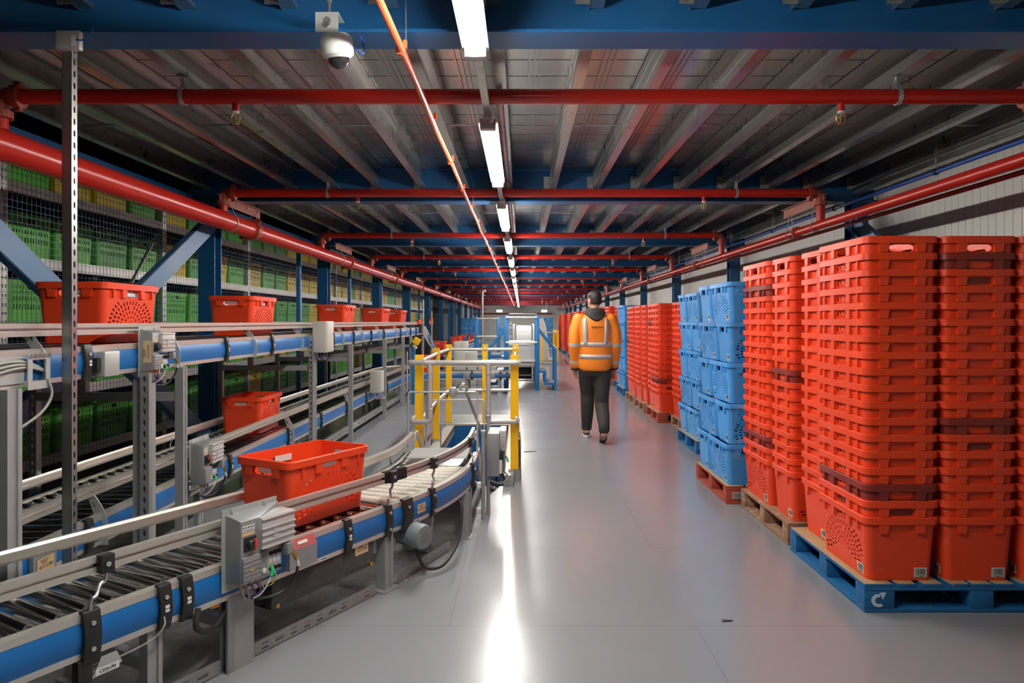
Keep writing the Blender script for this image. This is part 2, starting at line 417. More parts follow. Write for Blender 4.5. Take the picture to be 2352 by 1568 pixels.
def brace(name, p0, p1, lab):
    p0, p1 = V(p0), V(p1); d = p1-p0; a = math.atan2(d.z, d.y)
    m = MB(); Rm = Matrix.Rotation(a, 3, 'X'); c = (p0+p1)/2; L = d.length
    for off, sz in (((.0,0,0), (.012, L, .17)), ((-.03,0,.085), (.06,L,.01)), ((-.03,0,-.085), (.06,L,.01))):
        m.box(c + Rm @ V(off), sz, Rm)
    tag(m.build(name, K['brace']), lab, 'brace', None, 'structure')
K['brace'] = mat('light_blue_brace_paint', (.07,.17,.33), .42, 0, .12, 4)
brace('diagonal_brace_beam', (-3.30, BEAM_Y[0], .02), (-3.30, BEAM_Y[1], 2.62), 'blue diagonal brace rising to the second column by the racking')
brace('diagonal_brace_beam', (-3.25, BEAM_Y[0], 2.70), (-3.25, BEAM_Y[1], .05), 'blue diagonal brace falling to the foot of the second column')
brace('diagonal_brace_beam', (3.60, BEAM_Y[1], 2.62), (3.60, BEAM_Y[0], .05), 'blue diagonal brace behind the nearest red stacks')

# joists with cleats, hung between the beams
def joist_proto(L):
    t = thing('ceiling_joist', None, 'joist', (0,0,ZJOIST), 'galvanised joists', 'structure')
    m = MB(); z0, z1 = ZJOIST, ZDECK-.002
    m.box2((-.0015,0,z0+.003),(.0015,L,z1-.003)); m.box2((-.0015,0,z0),(.064,L,z0+.003)); m.box2((-.0015,0,z1-.003),(.064,L,z1))
    m.box2((.062,0,z0+.003),(.064,L,z0+.018)); m.box2((.062,0,z1-.018),(.064,L,z1-.003)); m.box2((-.004,0,z0+.055),(0,L,z0+.065)); m.box2((-.004,0,z0+.14),(0,L,z0+.15))
    m.build('channel', K['galv'], t)
    m = MB(); m.box2((-.07,L-.055,z0-.005),(-.004,L-.049,z0+.13)); m.box2((-.01,L-.055,z0-.005),(-.004,L+.07,z0+.13))
    for dz in (.03,.09): m.cyl((-.045,L-.063,z0+dz),(-.045,L-.055,z0+dz),.009,6)
    m.build('cleat', K['galv'], t)
    return t
JL = BSTEP - .03
jp = joist_proto(JL); first = True
for b in range(NB+1):
    y0 = BEAM0 + BSTEP*(b-1) + .012
    for k, x in enumerate(JOIST_X):
        n = k-7
        side = 'of the light line' if n else ''
        lab = (f'galvanised joist {ORD[abs(n)+1]} to the ' + ('right' if n > 0 else 'left') + f' of the lights, {ORD[b+1]} ceiling bay') if n else f'galvanised joist above the lights, {ORD[b+1]} ceiling bay'
        if first: o = jp; jp.location = (x, y0, ZJOIST); first = False
        else: o = dup(jp, (x, y0, ZJOIST))
        o['label'] = lab
for b in range(1, 5):                               # bridging rods mid-bay, every other gap
    y = BEAM0 + BSTEP*(b-1) + 2.28
    for k in range(0, 15, 2):
        x = JOIST_X[k]
        tag(MB().cyl((x+.005,y,ZJOIST+.10),(x+.463,y,ZJOIST+.10),.008,8).build('bridging_rod', K['galv'], loc=(x,y,ZJOIST)),
            f'thin bridging rod between joists, {ORD[k//2+1]} across in ceiling bay {ORD[b]}', 'rod', 'bridging rods')

# wire mesh fence along the racking
FX = -3.60
posts = [4.7 + 3.4*k for k in range(12)]
fp = MB().box2((FX-.03,-.025,0),(FX+.03,.025,2.86))
for i, y in enumerate(posts):
    m = MB().box2((FX-.03,y-.025,0),(FX+.03,y+.025,2.88)); m.box2((FX-.06,y-.05,0),(FX+.06,y+.05,.01))
    tag(m.build('fence_post', K['steps'], loc=(FX,y,0)), f'slim blue fence post along the crate racking, {ORD[i+1]} from the camera', 'post', 'fence posts')
for i in range(7):
    y0, y1 = posts[i]+.03, posts[i+1]-.03
    t = thing('mesh_panel', f'blue wire mesh fence panel in front of the racking, {ORD[i+1]} from the camera', 'fence panel', (FX,y0,.05), 'mesh fence panels')
    m = MB(); r = .0016
    n = int((y1-y0)/.05)
    for k in range(n+1):
        y = y0 + .05*k; m.cyl((FX,y,.08),(FX,y,2.80),r,4,cap=False)
    for k in range(55): m.cyl((FX+.003,y0,.09+.05*k),(FX+.003,y1,.09+.05*k),r,4,cap=False)
    m.build('wire_mesh', K['mesh'], t, fix=False)
    for za, zb_ in ((2.80,2.86),(.05,.08)): MB().box2((FX-.012,y0,za),(FX+.012,y1,zb_)).build('frame_rail', K['steps'], t)

# ------------------------------------------------------------------ ceiling services
MXL, MZL = -3.047, 2.515
MXR, MZR = 3.064, 2.469
PZ = 2.796
PIPE_Y = [4.158] + [7.274 + 3.6*k for k in range(14)]
t = thing('water_main', 'thick red water main along the racking side under the ceiling', 'pipe', (MXL,YB,MZL))
MB().cyl((MXL,YB+.05,MZL),(MXL,YF-.05,MZL),.095,28).build('pipe_run', K['red'], t)
for y in [3.5+4.5*k for k in range(13)]:
    m = MB(); m.lathe([(.095,-.045),(.118,-.04),(.118,.04),(.095,.045)],(MXL,y,MZL),(0,1,0),24)
    for s in (-1,1):
        m.box((MXL+s*.125*.7,y,MZL+s*.125*.7),(.05,.05,.05),Matrix.Rotation(.78,3,'Y'))
        m.cyl((MXL+s*.125,y-.045,MZL+.02*s),(MXL+s*.125,y+.045,MZL+.02*s),.008,6)
    m.build('coupling', K['rust'], t)
t = thing('water_main', 'slimmer red water main along the white cladding side under the ceiling', 'pipe', (MXR,YB,MZR))
MB().cyl((MXR,YB+.05,MZR),(MXR,YF-.05,MZR),.047,20).build('pipe_run', K['red'], t)
for y in [3.4+4.5*k for k in range(13)]:
    m = MB(); m.lathe([(.047,-.035),(.063,-.03),(.063,.03),(.047,.035)],(MXR,y,MZR),(0,1,0),18); m.cyl((MXR-.07,y-.03,MZR),(MXR-.07,y+.03,MZR),.007,6); m.build('coupling', K['rust'], t)
tag(MB().cyl((MXR+.14,YB+.05,MZR-.034),(MXR+.14,YF-.05,MZR-.034),.019,12).build('drain_pipe', K['red']), 'thin dark red pipe running just below the slimmer water main', 'pipe')

def sprinkler(t, x, y):
    z = PZ-.043
    h = MB().cyl((x,y,z+.01),(x,y,z-.045),.020,14).build('sprinkler_drop', K['red'], t)
    m = MB().cyl((x,y,z-.043),(x,y,z-.056),.0205,14); m.build('thread_seal', K['white'], h)
    m = MB()
    for s in (-1,1): m.tube([(x+s*.012,y,z-.056),(x+s*.026,y,z-.075),(x+s*.024,y,z-.095),(x+s*.006,y,z-.112)],.0042,6)
    m.cyl((x,y,z-.06),(x,y,z-.112),.0035,6); m.lathe([(.004,0),(.022,-.003),(.022,-.006),(.004,-.008)],(x,y,z-.112),(0,0,1),14)
    m.build('brass_frame', K['brass'], h)
def branch(t, y):
    xl, xr = MXL, MXR
    MB().cyl((xl+.07,y,PZ),(xr-.07,y,PZ),.0435,18).build('pipe_run', K['red'], t)
    for x, s, mz in ((xl,1,MZL+.09),(xr,-1,MZR+.04)):
        MB().cyl((x,y,mz),(x,y,PZ-.06),.043,16).build('riser', K['red'], t)
        m = MB(); m.tube([(x,y,PZ-.11),(x,y,PZ-.05),(x+s*.015,y,PZ-.015),(x+s*.05,y,PZ),(x+s*.11,y,PZ)],.052,14)
        m.lathe([(.052,-.025),(.068,-.022),(.068,.022),(.052,.025)],(x,y,PZ-.105),(0,0,1),16)
        m.lathe([(.052,-.025),(.068,-.022),(.068,.022),(.052,.025)],(x+s*.105,y,PZ),(1,0,0),16)
        for q in (-1,1): m.box((x+s*.105,y,PZ+q*.072),(.036,.03,.03)); m.box((x,y+q*.072,PZ-.105),(.03,.03,.036))
        m.build('elbow', K['rust'], t)
    for x in (-1.67, 1.87): sprinkler(t, x, y)
t0 = thing('sprinkler_pipe', 'red sprinkler pipe crossing overhead, nearest the camera', 'pipe', (0,PIPE_Y[0],PZ), 'sprinkler branch pipes')
branch(t0, PIPE_Y[0])
for i, y in enumerate(PIPE_Y[1:]):
    dup(t0, (0,y,PZ), f'red sprinkler pipe crossing overhead, {ORD[i+2]} from the camera')
def hanger(x, y):
    t = thing('pipe_hanger', None, 'hanger', (x,y,PZ), 'sprinkler pipe hangers')
    m = MB(); zt = ZJOIST
    R_ = .049; pts = [(x-.0,y+.0,PZ+.14)]
    ring = []
    for k in range(13):
        a = math.radians(100 + 340*k/12); ring.append((y+R_*math.cos(a), PZ+R_*math.sin(a)))
    ring = [(y-.012, PZ+.105)] + ring[:-1] + [(y+.012, PZ+.105)]
    for (ya, za), (yb, zb) in zip(ring, ring[1:]):
        d = V((0,yb-ya,zb-za)); n = V((0,-d.z,d.y)).normalized()*.0015
        m.add([V((x+sx*.013,q[0],q[1]))+sg*n for q in ((ya,za),(yb,zb)) for sx in (-1,1) for sg in (-1,1)], [(0,1,3,2),(4,6,7,5),(0,4,5,1),(2,3,7,6),(0,2,6,4),(1,5,7,3)])
    m.build('strap', K['zinc'], t)
    MB().cyl((x,y,PZ+.09),(x,y,zt+.03),.005,8).cyl((x,y,PZ+.10),(x,y,PZ+.112),.011,6).build('threaded_rod', K['galv'], t)
    m = MB(); m.box2((x-.035,y-.02,zt-.012),(x+.035,y+.02,zt-.004)); m.box2((x+.03,y-.02,zt-.012),(x+.035,y+.02,zt+.035)); m.build('beam_clamp', K['galv'], t)
    return t
h0 = None
for i, y in enumerate(PIPE_Y):
    for x, s in ((-1.975,'racking'),(2.20,'cladding')):
        lab = f'galvanised strap hanger on the {ORD[i+1]} sprinkler pipe, {s} side'
        if h0 is None: h0 = hanger(x, y); h0['label'] = lab
        else: dup(h0, (x,y,PZ), lab)
# trapeze plates with wire loops carrying the thick main
def hanger_plate(X, Z, r, yy, lab):
    tz = thing('hanger_plate', lab, 'hanger', (X,yy,2.70), 'main pipe hanger plates')
    m = MB(); m.box2((X-.005,yy-.55,2.675),(X+.005,yy+.55,2.772)); m.box2((X-.035,yy-.55,2.764),(X+.035,yy+.55,2.774)); m.build('plate_angle', K['plate'], tz)
    for q in (-.45,-.15,.15,.45): MB().cyl((X+.004,yy+q,2.735),(X+.02,yy+q,2.735),.011,6).build('bolt', K['zinc'], tz)
    for q in (-.32,.36):
        m = MB(); P = [(X+.012,yy+q,2.70)]
        P += [(X+r*math.cos(a),yy+q,Z+r*math.sin(a)) for a in [math.radians(45-15*k) for k in range(19)]] + [(X-.012,yy+q,2.70)]
        m.tube(P,.0045,6); m.build('wire_loop', K['zinc'], tz)
    return tz
for X, Z, r, nm in ((MXL,MZL,.1015,'thick'),(MXR,MZR,.0535,'slimmer')):
    tz = None
    for i, y in enumerate(BEAM_Y[1:]):
        lab = f'brown red hanger plate with wire loops on the {nm} main, {ORD[i+1]} from the camera'
        if tz is None: tz = hanger_plate(X, Z, r, y-.03, lab)
        else: dup(tz, (X,y-.03,2.70), lab)
# aspirating pipe with clips
t = thing('detection_pipe', 'thin orange pipe running down the ceiling beside the lights', 'pipe', (-.534,0,2.682))
rr = random.Random(3); P = []
for k in range(58): P.append((-.534+rr.uniform(-.010,.010)*(1 if k > 5 else .3), k*1.0-2.5, 2.682+rr.uniform(-.008,.008)))
MB().tube(bez(P,3),.016,10).build('pipe_run', K['orange'], t)
for k in range(40):
    y = 3.15 + 1.1*k
    m = MB(); m.lathe([(.016,-.012),(.0215,-.012),(.0215,.012),(.016,.012)],(-.534,y,2.682),(0,1,0),12); m.box2((-.522,y-.01,2.69),(-.506,y+.01,2.725)); m.build('clip', K['orange'], t)
    if k % 2 == 0: MB().cyl((-.51,y,2.72),(-.51,y,ZJOIST+.02),.0035,6).build('drop_wire', K['galv'], t)
# blue conduit on rods, and the edge channel
t = thing('blue_conduit', 'thin blue conduit hung on rods above the slimmer water main', 'conduit', (3.50,0,2.742))
MB().cyl((3.50,YB+.05,2.742),(3.50,YF-.05,2.742),.018,12).build('pipe_run', K['bluecond'], t)
for k in range(24):
    y = 2.1+1.95*k; m = MB().cyl((3.50,y,2.76),(3.50,y,ZDECK-.01),.006,8); m.box2((3.488,y-.01,2.86),(3.512,y+.01,2.93)); m.build('hanger_rod', K['galv'], t)
    MB().lathe([(.018,-.012),(.027,-.012),(.027,.012),(.018,.012)],(3.50,y,2.742),(0,1,0),12).build('clip', K['black'], t)
m = MB(); m.box2((3.60,YB+.05,2.85),(3.604,YF-.05,2.90)); m.box2((3.60,YB+.05,2.85),(3.66,YF-.05,2.853)); m.box2((3.656,YB+.05,2.85),(3.66,YF-.05,2.90))
tag(m.build('cable_tray', K['galv']), 'galvanised cable tray along the top of the white cladding', 'cable tray')
tag(MB().cyl((-.135,4.4,2.893),(-.135,55,2.893),.021,14).build('ceiling_conduit', K['galv']), 'round steel conduit under the deck beside the lights', 'conduit')
# linear lights on a continuous trunking
LX, LZ = -.20, 2.634
m = MB(); m.box2((LX-.020,.3,LZ+.075),(LX+.020,58,LZ+.115))
tag(m.build('light_trunking', K['galv']), 'galvanised trunking carrying the row of lights', 'trunking')
def light(y1, lab):
    y0 = y1-1.78
    t = thing('linear_light', lab, 'light', (LX,y1,LZ), 'linear lights down the hall')
    m = MB(); m.box2((LX-.058,y0-.06,LZ+.045),(LX+.058,y1+.06,LZ+.050)); m.box2((LX-.030,y0-.06,LZ+.050),(LX+.030,y1+.06,LZ+.076)); m.build('housing', K['white'], t, bevel=.004)
    sec = [(LX-.046*math.cos(a),LZ+.034-.034*math.sin(a)) for a in [math.radians(-8+196*k/14) for k in range(15)]]
    m = MB(); m.loft([[V((x,y,z)) for x,z in sec] for y in (y0,y1)]); m.build('diffuser', K['lamp'], t)
    for yy in (y0-.03,y1+.03): MB().box((LX,yy,LZ+.032),(.096,.058,.064)).build('end_cap', K['light_grey'], t, bevel=.006)
    m = MB()
    for q in (.3,1.48): m.box((LX,y0+q,LZ+.082),(.055,.03,.02)); m.cyl((LX,y0+q,LZ+.11),(LX,y0+q,ZJOIST+.05),.003,6)
    m.build('mount_bracket', K['galv'], t)
    MB().tube(bez([(LX+.01,y0-.05,LZ+.04),(LX+.03,y0-.12,LZ+.03),(LX+.035,y0-.16,LZ+.07),(LX+.01,y0-.2,LZ+.11)]),.004,6).build('lead', K['white'], t)
    return t
l0 = light(3.095, 'linear light nearest the camera in the row along the ceiling')
for k in range(1, 19): dup(l0, (LX,3.095+3.0*k,LZ), f'linear light in the row along the ceiling, {ORD[k+1]} from the camera')  # the last light of the row is added to brighten the end wall
# dome camera on the first beam
cx, cy, cz = -.80, 3.10, 2.655
t = thing('security_camera', 'white dome security camera clamped under the first beam', 'camera', (cx,cy,cz))
MB().lathe([(.0,.075),(.055,.072),(.069,.055),(.070,.0),(.066,-.016),(.048,-.028),(.046,-.020),(0,-.02)],(cx,cy,cz),(-.10,-.16,1),32).build('housing', K['white'], t)
MB().lathe([(.046,-.022),(.044,-.040),(.033,-.058),(.016,-.068),(0,-.070)],(cx,cy,cz),(-.10,-.16,1),28).build('dome_lens', mat('dark_dome_glass',(.02,.02,.022),.06,0,.1,5,spec=.8,rvar=.02), t)
m = MB(); m.plate(rect(0,0,.098,.085),[slot(.0,.005,.035,.04)],.004,basis((cx-.035,cy-.045,cz+.112),(1,0,0),(0,0,1),(0,-1,0))); m.box2((cx-.084,cy-.045,cz+.152),(cx+.014,cy+.06,cz+.156))
m.build('bracket', K['zinc'], t)
m = MB(); m.cyl((cx-.03,cy-.02,cz+.15),(cx-.03,cy-.02,cz+.21),.006,8); m.cyl((cx-.03,cy-.02,cz+.205),(cx-.03,cy-.02,cz+.215),.012,6); m.cyl((cx-.035,cy-.055,cz+.10),(cx-.035,cy-.04,cz+.10),.014,6); m.build('bolt', K['galv'], t)
MB().tube(bez([(cx+.06,cy+.02,cz+.03),(cx+.10,cy+.03,cz+.005),(cx+.105,cy+.04,cz+.04),(cx+.09,cy+.05,cz+.09)]),.004,6).build('cable', K['bluecond'], t)
# exit signs
def exit_sign(x, y, lab):
    z = 2.07
    t = thing('exit_sign', lab, 'sign', (x,y,z))
    m = MB(); m.box2((x-.17,y,z-.075),(x+.17,y+.03,z+.075)); m.build('sign_body', K['white'], t)
    m = MB(); m.box2((x-.165,y-.003,z-.07),(x+.165,y,z+.07)); m.build('green_face', emit('exit_green',(.15,.55,.33),.8), t)
    m = MB(); g = y-.006
    m.box2((x-.14,g,z-.05),(x-.09,y-.003,z+.05)); m.lathe([(0,-.0),(.014,.0)],(x-.02,g,z+.04),(0,-1,0),10)
    m.box((x-.02,g,z),(.022,.003,.05),Matrix.Rotation(.25,3,'Y')); m.box((x-.035,g,z-.035),(.014,.003,.05),Matrix.Rotation(.7,3,'Y')); m.box((x,g,z-.035),(.014,.003,.05),Matrix.Rotation(-.6,3,'Y')); m.box((x,g,z+.01),(.05,.003,.012),Matrix.Rotation(.3,3,'Y'))
    m.box((x+.10,g,z),(.07,.003,.018)); m.box((x+.075,g,z+.015),(.035,.003,.014),Matrix.Rotation(-.7,3,'Y')); m.box((x+.075,g,z-.015),(.035,.003,.014),Matrix.Rotation(.7,3,'Y'))
    m.build('pictogram', emit('exit_white',(.9,1,.93),1.2), t)
    m = MB()
    for q in (-.12,.12): m.cyl((x+q,y+.015,z+.075),(x+q,y+.015,ZBEAM+.3),.005,6)
    m.build('drop_rod', K['galv'], t)
exit_sign(1.30, 40., 'green exit sign hung far down the aisle side of the hall')
exit_sign(-1.22, 40., 'green exit sign hung far down the conveyor side of the hall')
tag(MB().cyl((-5.4,YF-.3,2.14),(2.6,YF-.3,2.14),.06,14).build('cross_pipe', K['red']), 'red pipe crossing low in front of the end wall', 'pipe')
# ------------------------------------------------------------------ crates
def crate_parts(kind, H):
    """Body of a 600 x 400 crate, long side along y; base centre at the origin. Returns an MB."""
    W, L = (.390, .590)                              # rim size in x and y
    ins, tap, t, r = .014, .020, .003, .030
    if kind == 'rack': ins, tap = .010, .012
    tw, tl = W-2*ins, L-2*ins; bw, bl = tw-2*tap, tl-2*tap
    m = MB()
    Hs = math.hypot(H, tap)
    def panel(o, xdir, half_b, half_t, holes, inward):
        o, xd, nin = V(o), V(xdir), V(inward)
        up = (V((0,0,H)) - nin*tap).normalized()
        n = xd.cross(up)
        ub, ut = half_b-r, half_t-r
        m.plate([(-ub,0),(ub,0),(ut,Hs),(-ut,Hs)], holes, t, basis(o + n*0, xd, up, n))
    hw = Hs-.0605
    hand = [slot(0, hw, .036, .128, 3, PI/2)]
    long_h, short_h = list(hand), list(hand)
    if kind == 'vent':
        c0 = .095                                   # fan of slots on the long sides
        for rad, wd, dl, da, lo in ((.030,.012,.016,45,0),(.058,.011,.024,27,0),(.090,.011,.028,18,-12),(.124,.011,.031,13,-20),(.158,.011,.033,10.5,-22),(.192,.011,.035,8.8,-24)):
            k = int((180-2*lo)/da)
            for i in range(k+1):
                a = math.radians(90 + (i-k/2)*da)
                x, y = rad*math.cos(a)*1.10, c0+rad*math.sin(a)*.82
                if y > Hs-.102 or y < .035 or abs(x) > bl/2-r-.020: continue
                if rad > .1 and abs(math.cos(a)) < .09: continue
                long_h.append(slot(x, y, wd, dl, 1, math.atan2(y-c0, x)-PI/2))
    if kind == 'rack':
        long_h, short_h = [slot(0, Hs-.062, .040, .11, 2, PI/2)], [slot(0, Hs-.062, .040, .11, 2, PI/2)]
        for row, (z, hh) in enumerate(((.150,.062),(.222,.050),(.278,.034))):
            for k in range(-6, 7):
                long_h.append(slot(k*.036, z, .014, hh, 1))
            for k in range(-3, 4): short_h.append(slot(k*.036, z, .014, hh, 1))
        for k in (-6,-5,-4,4,5,6): long_h.append(slot(k*.036, Hs-.062, .014, .04, 1))
    panel((bw/2,0,0),(0,1,0), bl/2, tl/2, long_h, (-1,0,0))
    panel((-bw/2,0,0),(0,-1,0), bl/2, tl/2, long_h, (1,0,0))
    panel((0,bl/2,0),(-1,0,0), bw/2, tw/2, short_h, (0,-1,0))
    panel((0,-bl/2,0),(1,0,0), bw/2, tw/2, short_h, (0,1,0))
    n = 4
    for sx, sy, a0 in ((1,1,0),(-1,1,PI/2),(-1,-1,PI),(1,-1,1.5*PI)):
        vs, fs = [], []
        for k in range(n+1):
            a = a0 + PI/2*k/n; ca, sa = math.cos(a), math.sin(a)
            for hw_, hl_, z in ((bw/2,bl/2,0),(tw/2,tl/2,H)):
                for rr_ in (r+t/2, r-t/2): vs.append((sx*(hw_-r)+rr_*ca, sy*(hl_-r)+rr_*sa, z))
        for k in range(n): b = 4*k; fs += [(b,b+4,b+6,b+2),(b+1,b+3,b+7,b+5)]
        m.add(vs, fs)
    m.loft([rrect(bw+t, bl+t, r, .0015, n), rrect(bw+t, bl+t, r, .005, n)])
    # rim
    rh = .036
    A, B = rrect(W, L, r+.012, H-rh, n), rrect(W, L, r+.012, H-.003, n)
    B2, Cc = rrect(W-.006, L-.006, r+.010, H, n), rrect(tw-t, tl-t, r-t/2, H, n)
    D = rrect(tw-t, tl-t, r-t/2, H-.006, n); E = rrect(W-.005, L-.005, r+.009, H-.004, n); Fq = rrect(W-.005, L-.005, r+.009, H-rh, n)
    m.loft([A, B, B2, Cc, D, E, Fq, A], cap=False)
    # handle tabs hanging from the rim
    zt, zb = H-rh+.004, H-.0825
    def tab(side, c, wt, wb):
        wall = lambda z, half_t: half_t - tap*(H-z)/H
        for s in (-1, 1):
            vs = []
            for z, w in ((zt, wt), (zb, wb)):
                for q in (-w/2, w/2):
                    for d in (wall(z, (tw if side == 'x' else tl)/2)-.001, (W if side == 'x' else L)/2-.003):
                        vs.append((s*d, c+q, z) if side == 'x' else (c+q, s*d, z))
            m.add(vs, [(0,1,3,2),(4,6,7,5),(0,4,5,1),(2,3,7,6),(0,2,6,4),(1,5,7,3)])
    if kind == 'rack':
        for c in (-.1,.1): tab('x', c, .014, .014); tab('y', c, .014, .014)
    else:
        for c in (-.094,.094): tab('x', c, .046, .040); tab('y', c, .056, .040)
        for c in (-.2,.2): tab('x', c, .012, .008)
    return m
def stickers(parent, bw, bl, tap, H, txt=None):
    f = tap*.042/H
    for o, xd, nin in (((-bw/2-f,-.185,.042),(0,-1,0),(1,0,0)), ((bw/2+f,.185,.042),(0,1,0),(-1,0,0)), ((.105,-bl/2-f,.042),(1,0,0),(0,1,0)), ((-.105,bl/2+f,.042),(-1,0,0),(0,-1,0))):
        m = MB(); w, h = .066, .050
        up = (V((0,0,H)) - V(nin)*tap).normalized(); xd = V(xd); n = xd.cross(up)
        M = basis(V(o)+n*.0025, xd, up, n)
        m.plate(rect(0,0,w,h), [], .001, M)
        m.cm = 1; x = -w*.40; rr = random.Random(5)
        while x < w*.40:
            b = rr.choice((.0008,.0008,.0014,.002)); m.plate(rect(x+b/2, h*.08, b, h*.62), [], .0014, M); x += b + rr.choice((.0008,.0012,.0018))
        if txt: text_mesh(txt, .0105, basis(V(o)+n*.0036-up*.0185, xd, up, n), m)
        else: m.plate(rect(0,-h*.36,w*.7,h*.07), [], .0014, M)
        m.plate(rect(w*.05,-h*.455,.010,h*.07), [], .0014, M)
        m.build('barcode_label', [K['sticker'], K['ink']], parent)
CH = .330
BW, BL = .39-.028-.04, .59-.028-.04
def crate_proto(name, kind, H, m_, sticker=None, cat='crate', loc=(0,-40,0)):
    t = thing(name, None, cat, (0,0,0))
    crate_parts(kind, H).build('body', m_, t)
    if sticker is not None:
        stickers(t, BW, BL, .020, H, sticker or None)
    return t
class Kind:
    """One prototype; the first placement moves it, later ones copy it."""
    def __init__(s, make): s.make, s.t = make, None
    def put(s, loc, rz, lab, group):
        if s.t is None:
            s.t = s.make(); o = s.t; o.location = loc; o.rotation_euler = (0,0,rz); ORG[o.name] = V(loc)
        else: o = dup(s.t, loc, None, rz)
        o['label'] = lab; o['group'] = group
        return o
RED_N  = Kind(lambda: crate_proto('red_stacking_crate', 'vent', CH, K['crate']))
RED_B  = Kind(lambda: crate_proto('red_stacking_crate', 'vent', CH, K['crate'], ''))
RED_B1 = Kind(lambda: crate_proto('red_stacking_crate', 'vent', CH, K['crate'], '015-097-826'))
RED_B2 = Kind(lambda: crate_proto('red_stacking_crate', 'vent', CH, K['crate'], '019-813-206'))
RED_M  = Kind(lambda: crate_proto('red_stacking_crate', 'vent', CH, K['maroon']))
BLU    = Kind(lambda: crate_proto('blue_stacking_crate', 'vent', CH, K['bcrate'], ''))
PITCH = .0848

# ------------------------------------------------------------------ pallets
def pallet_proto(paint, top):
    t = thing('pallet', None, 'pallet', (0,0,0))     # near corner on the aisle side at the origin, 1.2 in x, 1.0 in y
    for i, (x, w) in enumerate(((0,.145),(.165,.10),(.30,.10),(.435,.10),(.55,.10),(.665,.10),(.80,.10),(.935,.10),(1.055,.145))):
        m = MB(); m.cm = 0; m.box2((x,0,.129),(x+w,1.0,.147))
        ob = m.build('deck_board', [paint, top], t, bevel=.003)
        me = ob.data
        for p in me.polygons: p.material_index = 1 if p.normal.z > .9 else 0
    for y in (0,.45,.90):
        MB().box2((0,y,.111),(1.2,y+.10,.129)).build('bearer_board', paint, t, bevel=.003)
    for x, w in ((0,.155),(.54,.12),(1.045,.155)):
        for y in (0,.45,.90):
            MB().box2((x,y,.02),(x+w,y+.10,.111)).build('block', paint, t, bevel=.004)
    for x, w in ((0,.11),(.545,.11),(1.09,.11)): MB().box2((x,.1,0),(x+w,.90,.02)).build('bottom_board', paint, t, bevel=.003)
    for y in (0,.90): MB().box2((0,y,0),(1.2,y+.10,.02)).build('bottom_board', paint, t, bevel=.003)
    return t
PAL = {c: Kind(lambda c=c: pallet_proto(K['p'+c], K['wood'] if c != 'brown' else K['pbrown'])) for c in ('blue','red','brown')}
PT = .147
def red_stack(x, y, rz, n, who, front=None, dark=()):
    for k in range(n):
        kk = n-k                                     # 1 = topmost
        place = 'topmost' if kk == 1 else ('lowest' if k == 0 else f'{ORD[kk]} from the top')
        kind = RED_N
        if k == 0: kind = front or RED_B
        col = 'red'
        if kk in dark: kind = RED_M; col = 'dark maroon'
        j = .0 if k == 0 else .0005
        kind.put((x+RND.uniform(-j,j), y+RND.uniform(-j,j), PT+.001+PITCH*k), rz, f'{col} crate, {place}, {who}', 'nested red crates, '+who)
def red_pallet(x, y, colour, n, who, flip=False, dark1=(), dark2=()):
    PAL[colour].put((x,y,0), 0, f'{who} standing along the aisle', 'pallets')
    if not flip:
        red_stack(x+.2, y+.298, 0, n, 'near stack, '+who, None, dark1)
        red_stack(x+.32, y+.80, PI/2, n, 'far stack, '+who, None, dark2)
    else:
        red_stack(x+.32, y+.20, PI/2, n, 'near stack, '+who, None, dark1)
        red_stack(x+.2, y+.70, 0, n, 'far stack, '+who, None, dark2)
PAL['blue'].put((1.747,3.62,0), 0, 'blue pallet with a white arrow mark, nearest the camera', 'pallets')
red_stack(1.747+.205, 3.62+.31, 0, 18, 'aisle corner stack, nearest blue pallet', RED_B1, (16,))
red_stack(1.747+.605, 3.62+.31, 0, 18, 'middle front stack, nearest blue pallet', RED_B2, (2, 12))
red_stack(1.747+1.003, 3.62+.31, 0, 18, 'wall side front stack, nearest blue pallet', RED_B, ())
red_stack(1.747+.36, 3.62+.815, PI/2, 18, 'rear aisle stack, nearest blue pallet', RED_B, ())
red_pallet(1.765, 4.71, 'brown', 18, 'first brown pallet from the camera', flip=True, dark2=(3,16), dark1=(10,))
# blue crates, five crossed layers
def blue_pallet(x, y, colour, who, nth, layers=5):
    PAL[colour].put((x,y,0), 0, f'{who} standing along the aisle', 'pallets')
    for k in range(layers):
        z = PT+.001+k*(CH+.002)
        nm = 'top' if k == layers-1 else ('bottom' if k == 0 else ORD[k+1])
        a, b = (0, PI/2) if k % 2 == 0 else (PI/2, 0)
        ya, yb = (y+.30, y+.80) if k % 2 == 0 else (y+.20, y+.70)
        dx = RND.uniform(-.012,.012)
        lift = ' layer' if nm in ('top','bottom') else ' layer up'
        BLU.put((x+(.20 if a == 0 else .30)+dx, ya, z), a, f'blue crate, near half of the {nm}{lift}, {nth} blue crate stack', f'{nth} stack of blue crates')
        BLU.put((x+(.20 if b == 0 else .30)+dx, yb, z), b, f'blue crate, far half of the {nm}{lift}, {nth} blue crate stack', f'{nth} stack of blue crates')
blue_pallet(1.665, 5.77, 'red', 'first red pallet from the camera, carrying blue crates', 'first')
red_pallet(1.99, 6.86, 'brown', 17, 'second brown pallet from the camera', flip=True)
blue_pallet(1.955, 7.93, 'blue', 'second blue pallet from the camera, carrying blue crates', 'second')
red_pallet(2.15, 9.22, 'brown', 16, 'third brown pallet from the camera', flip=True, dark1=(4,9))
red_pallet(1.995, 10.38, 'red', 16, 'second red pallet from the camera', dark1=(14,), dark2=(4,))
red_pallet(1.985, 11.50, 'brown', 16, 'fourth brown pallet from the camera', flip=True)
red_pallet(1.995, 12.62, 'brown', 16, 'fifth brown pallet from the camera', dark2=(8,))
blue_pallet(2.03, 14.15, 'blue', 'third blue pallet from the camera, beside the person', 'third')
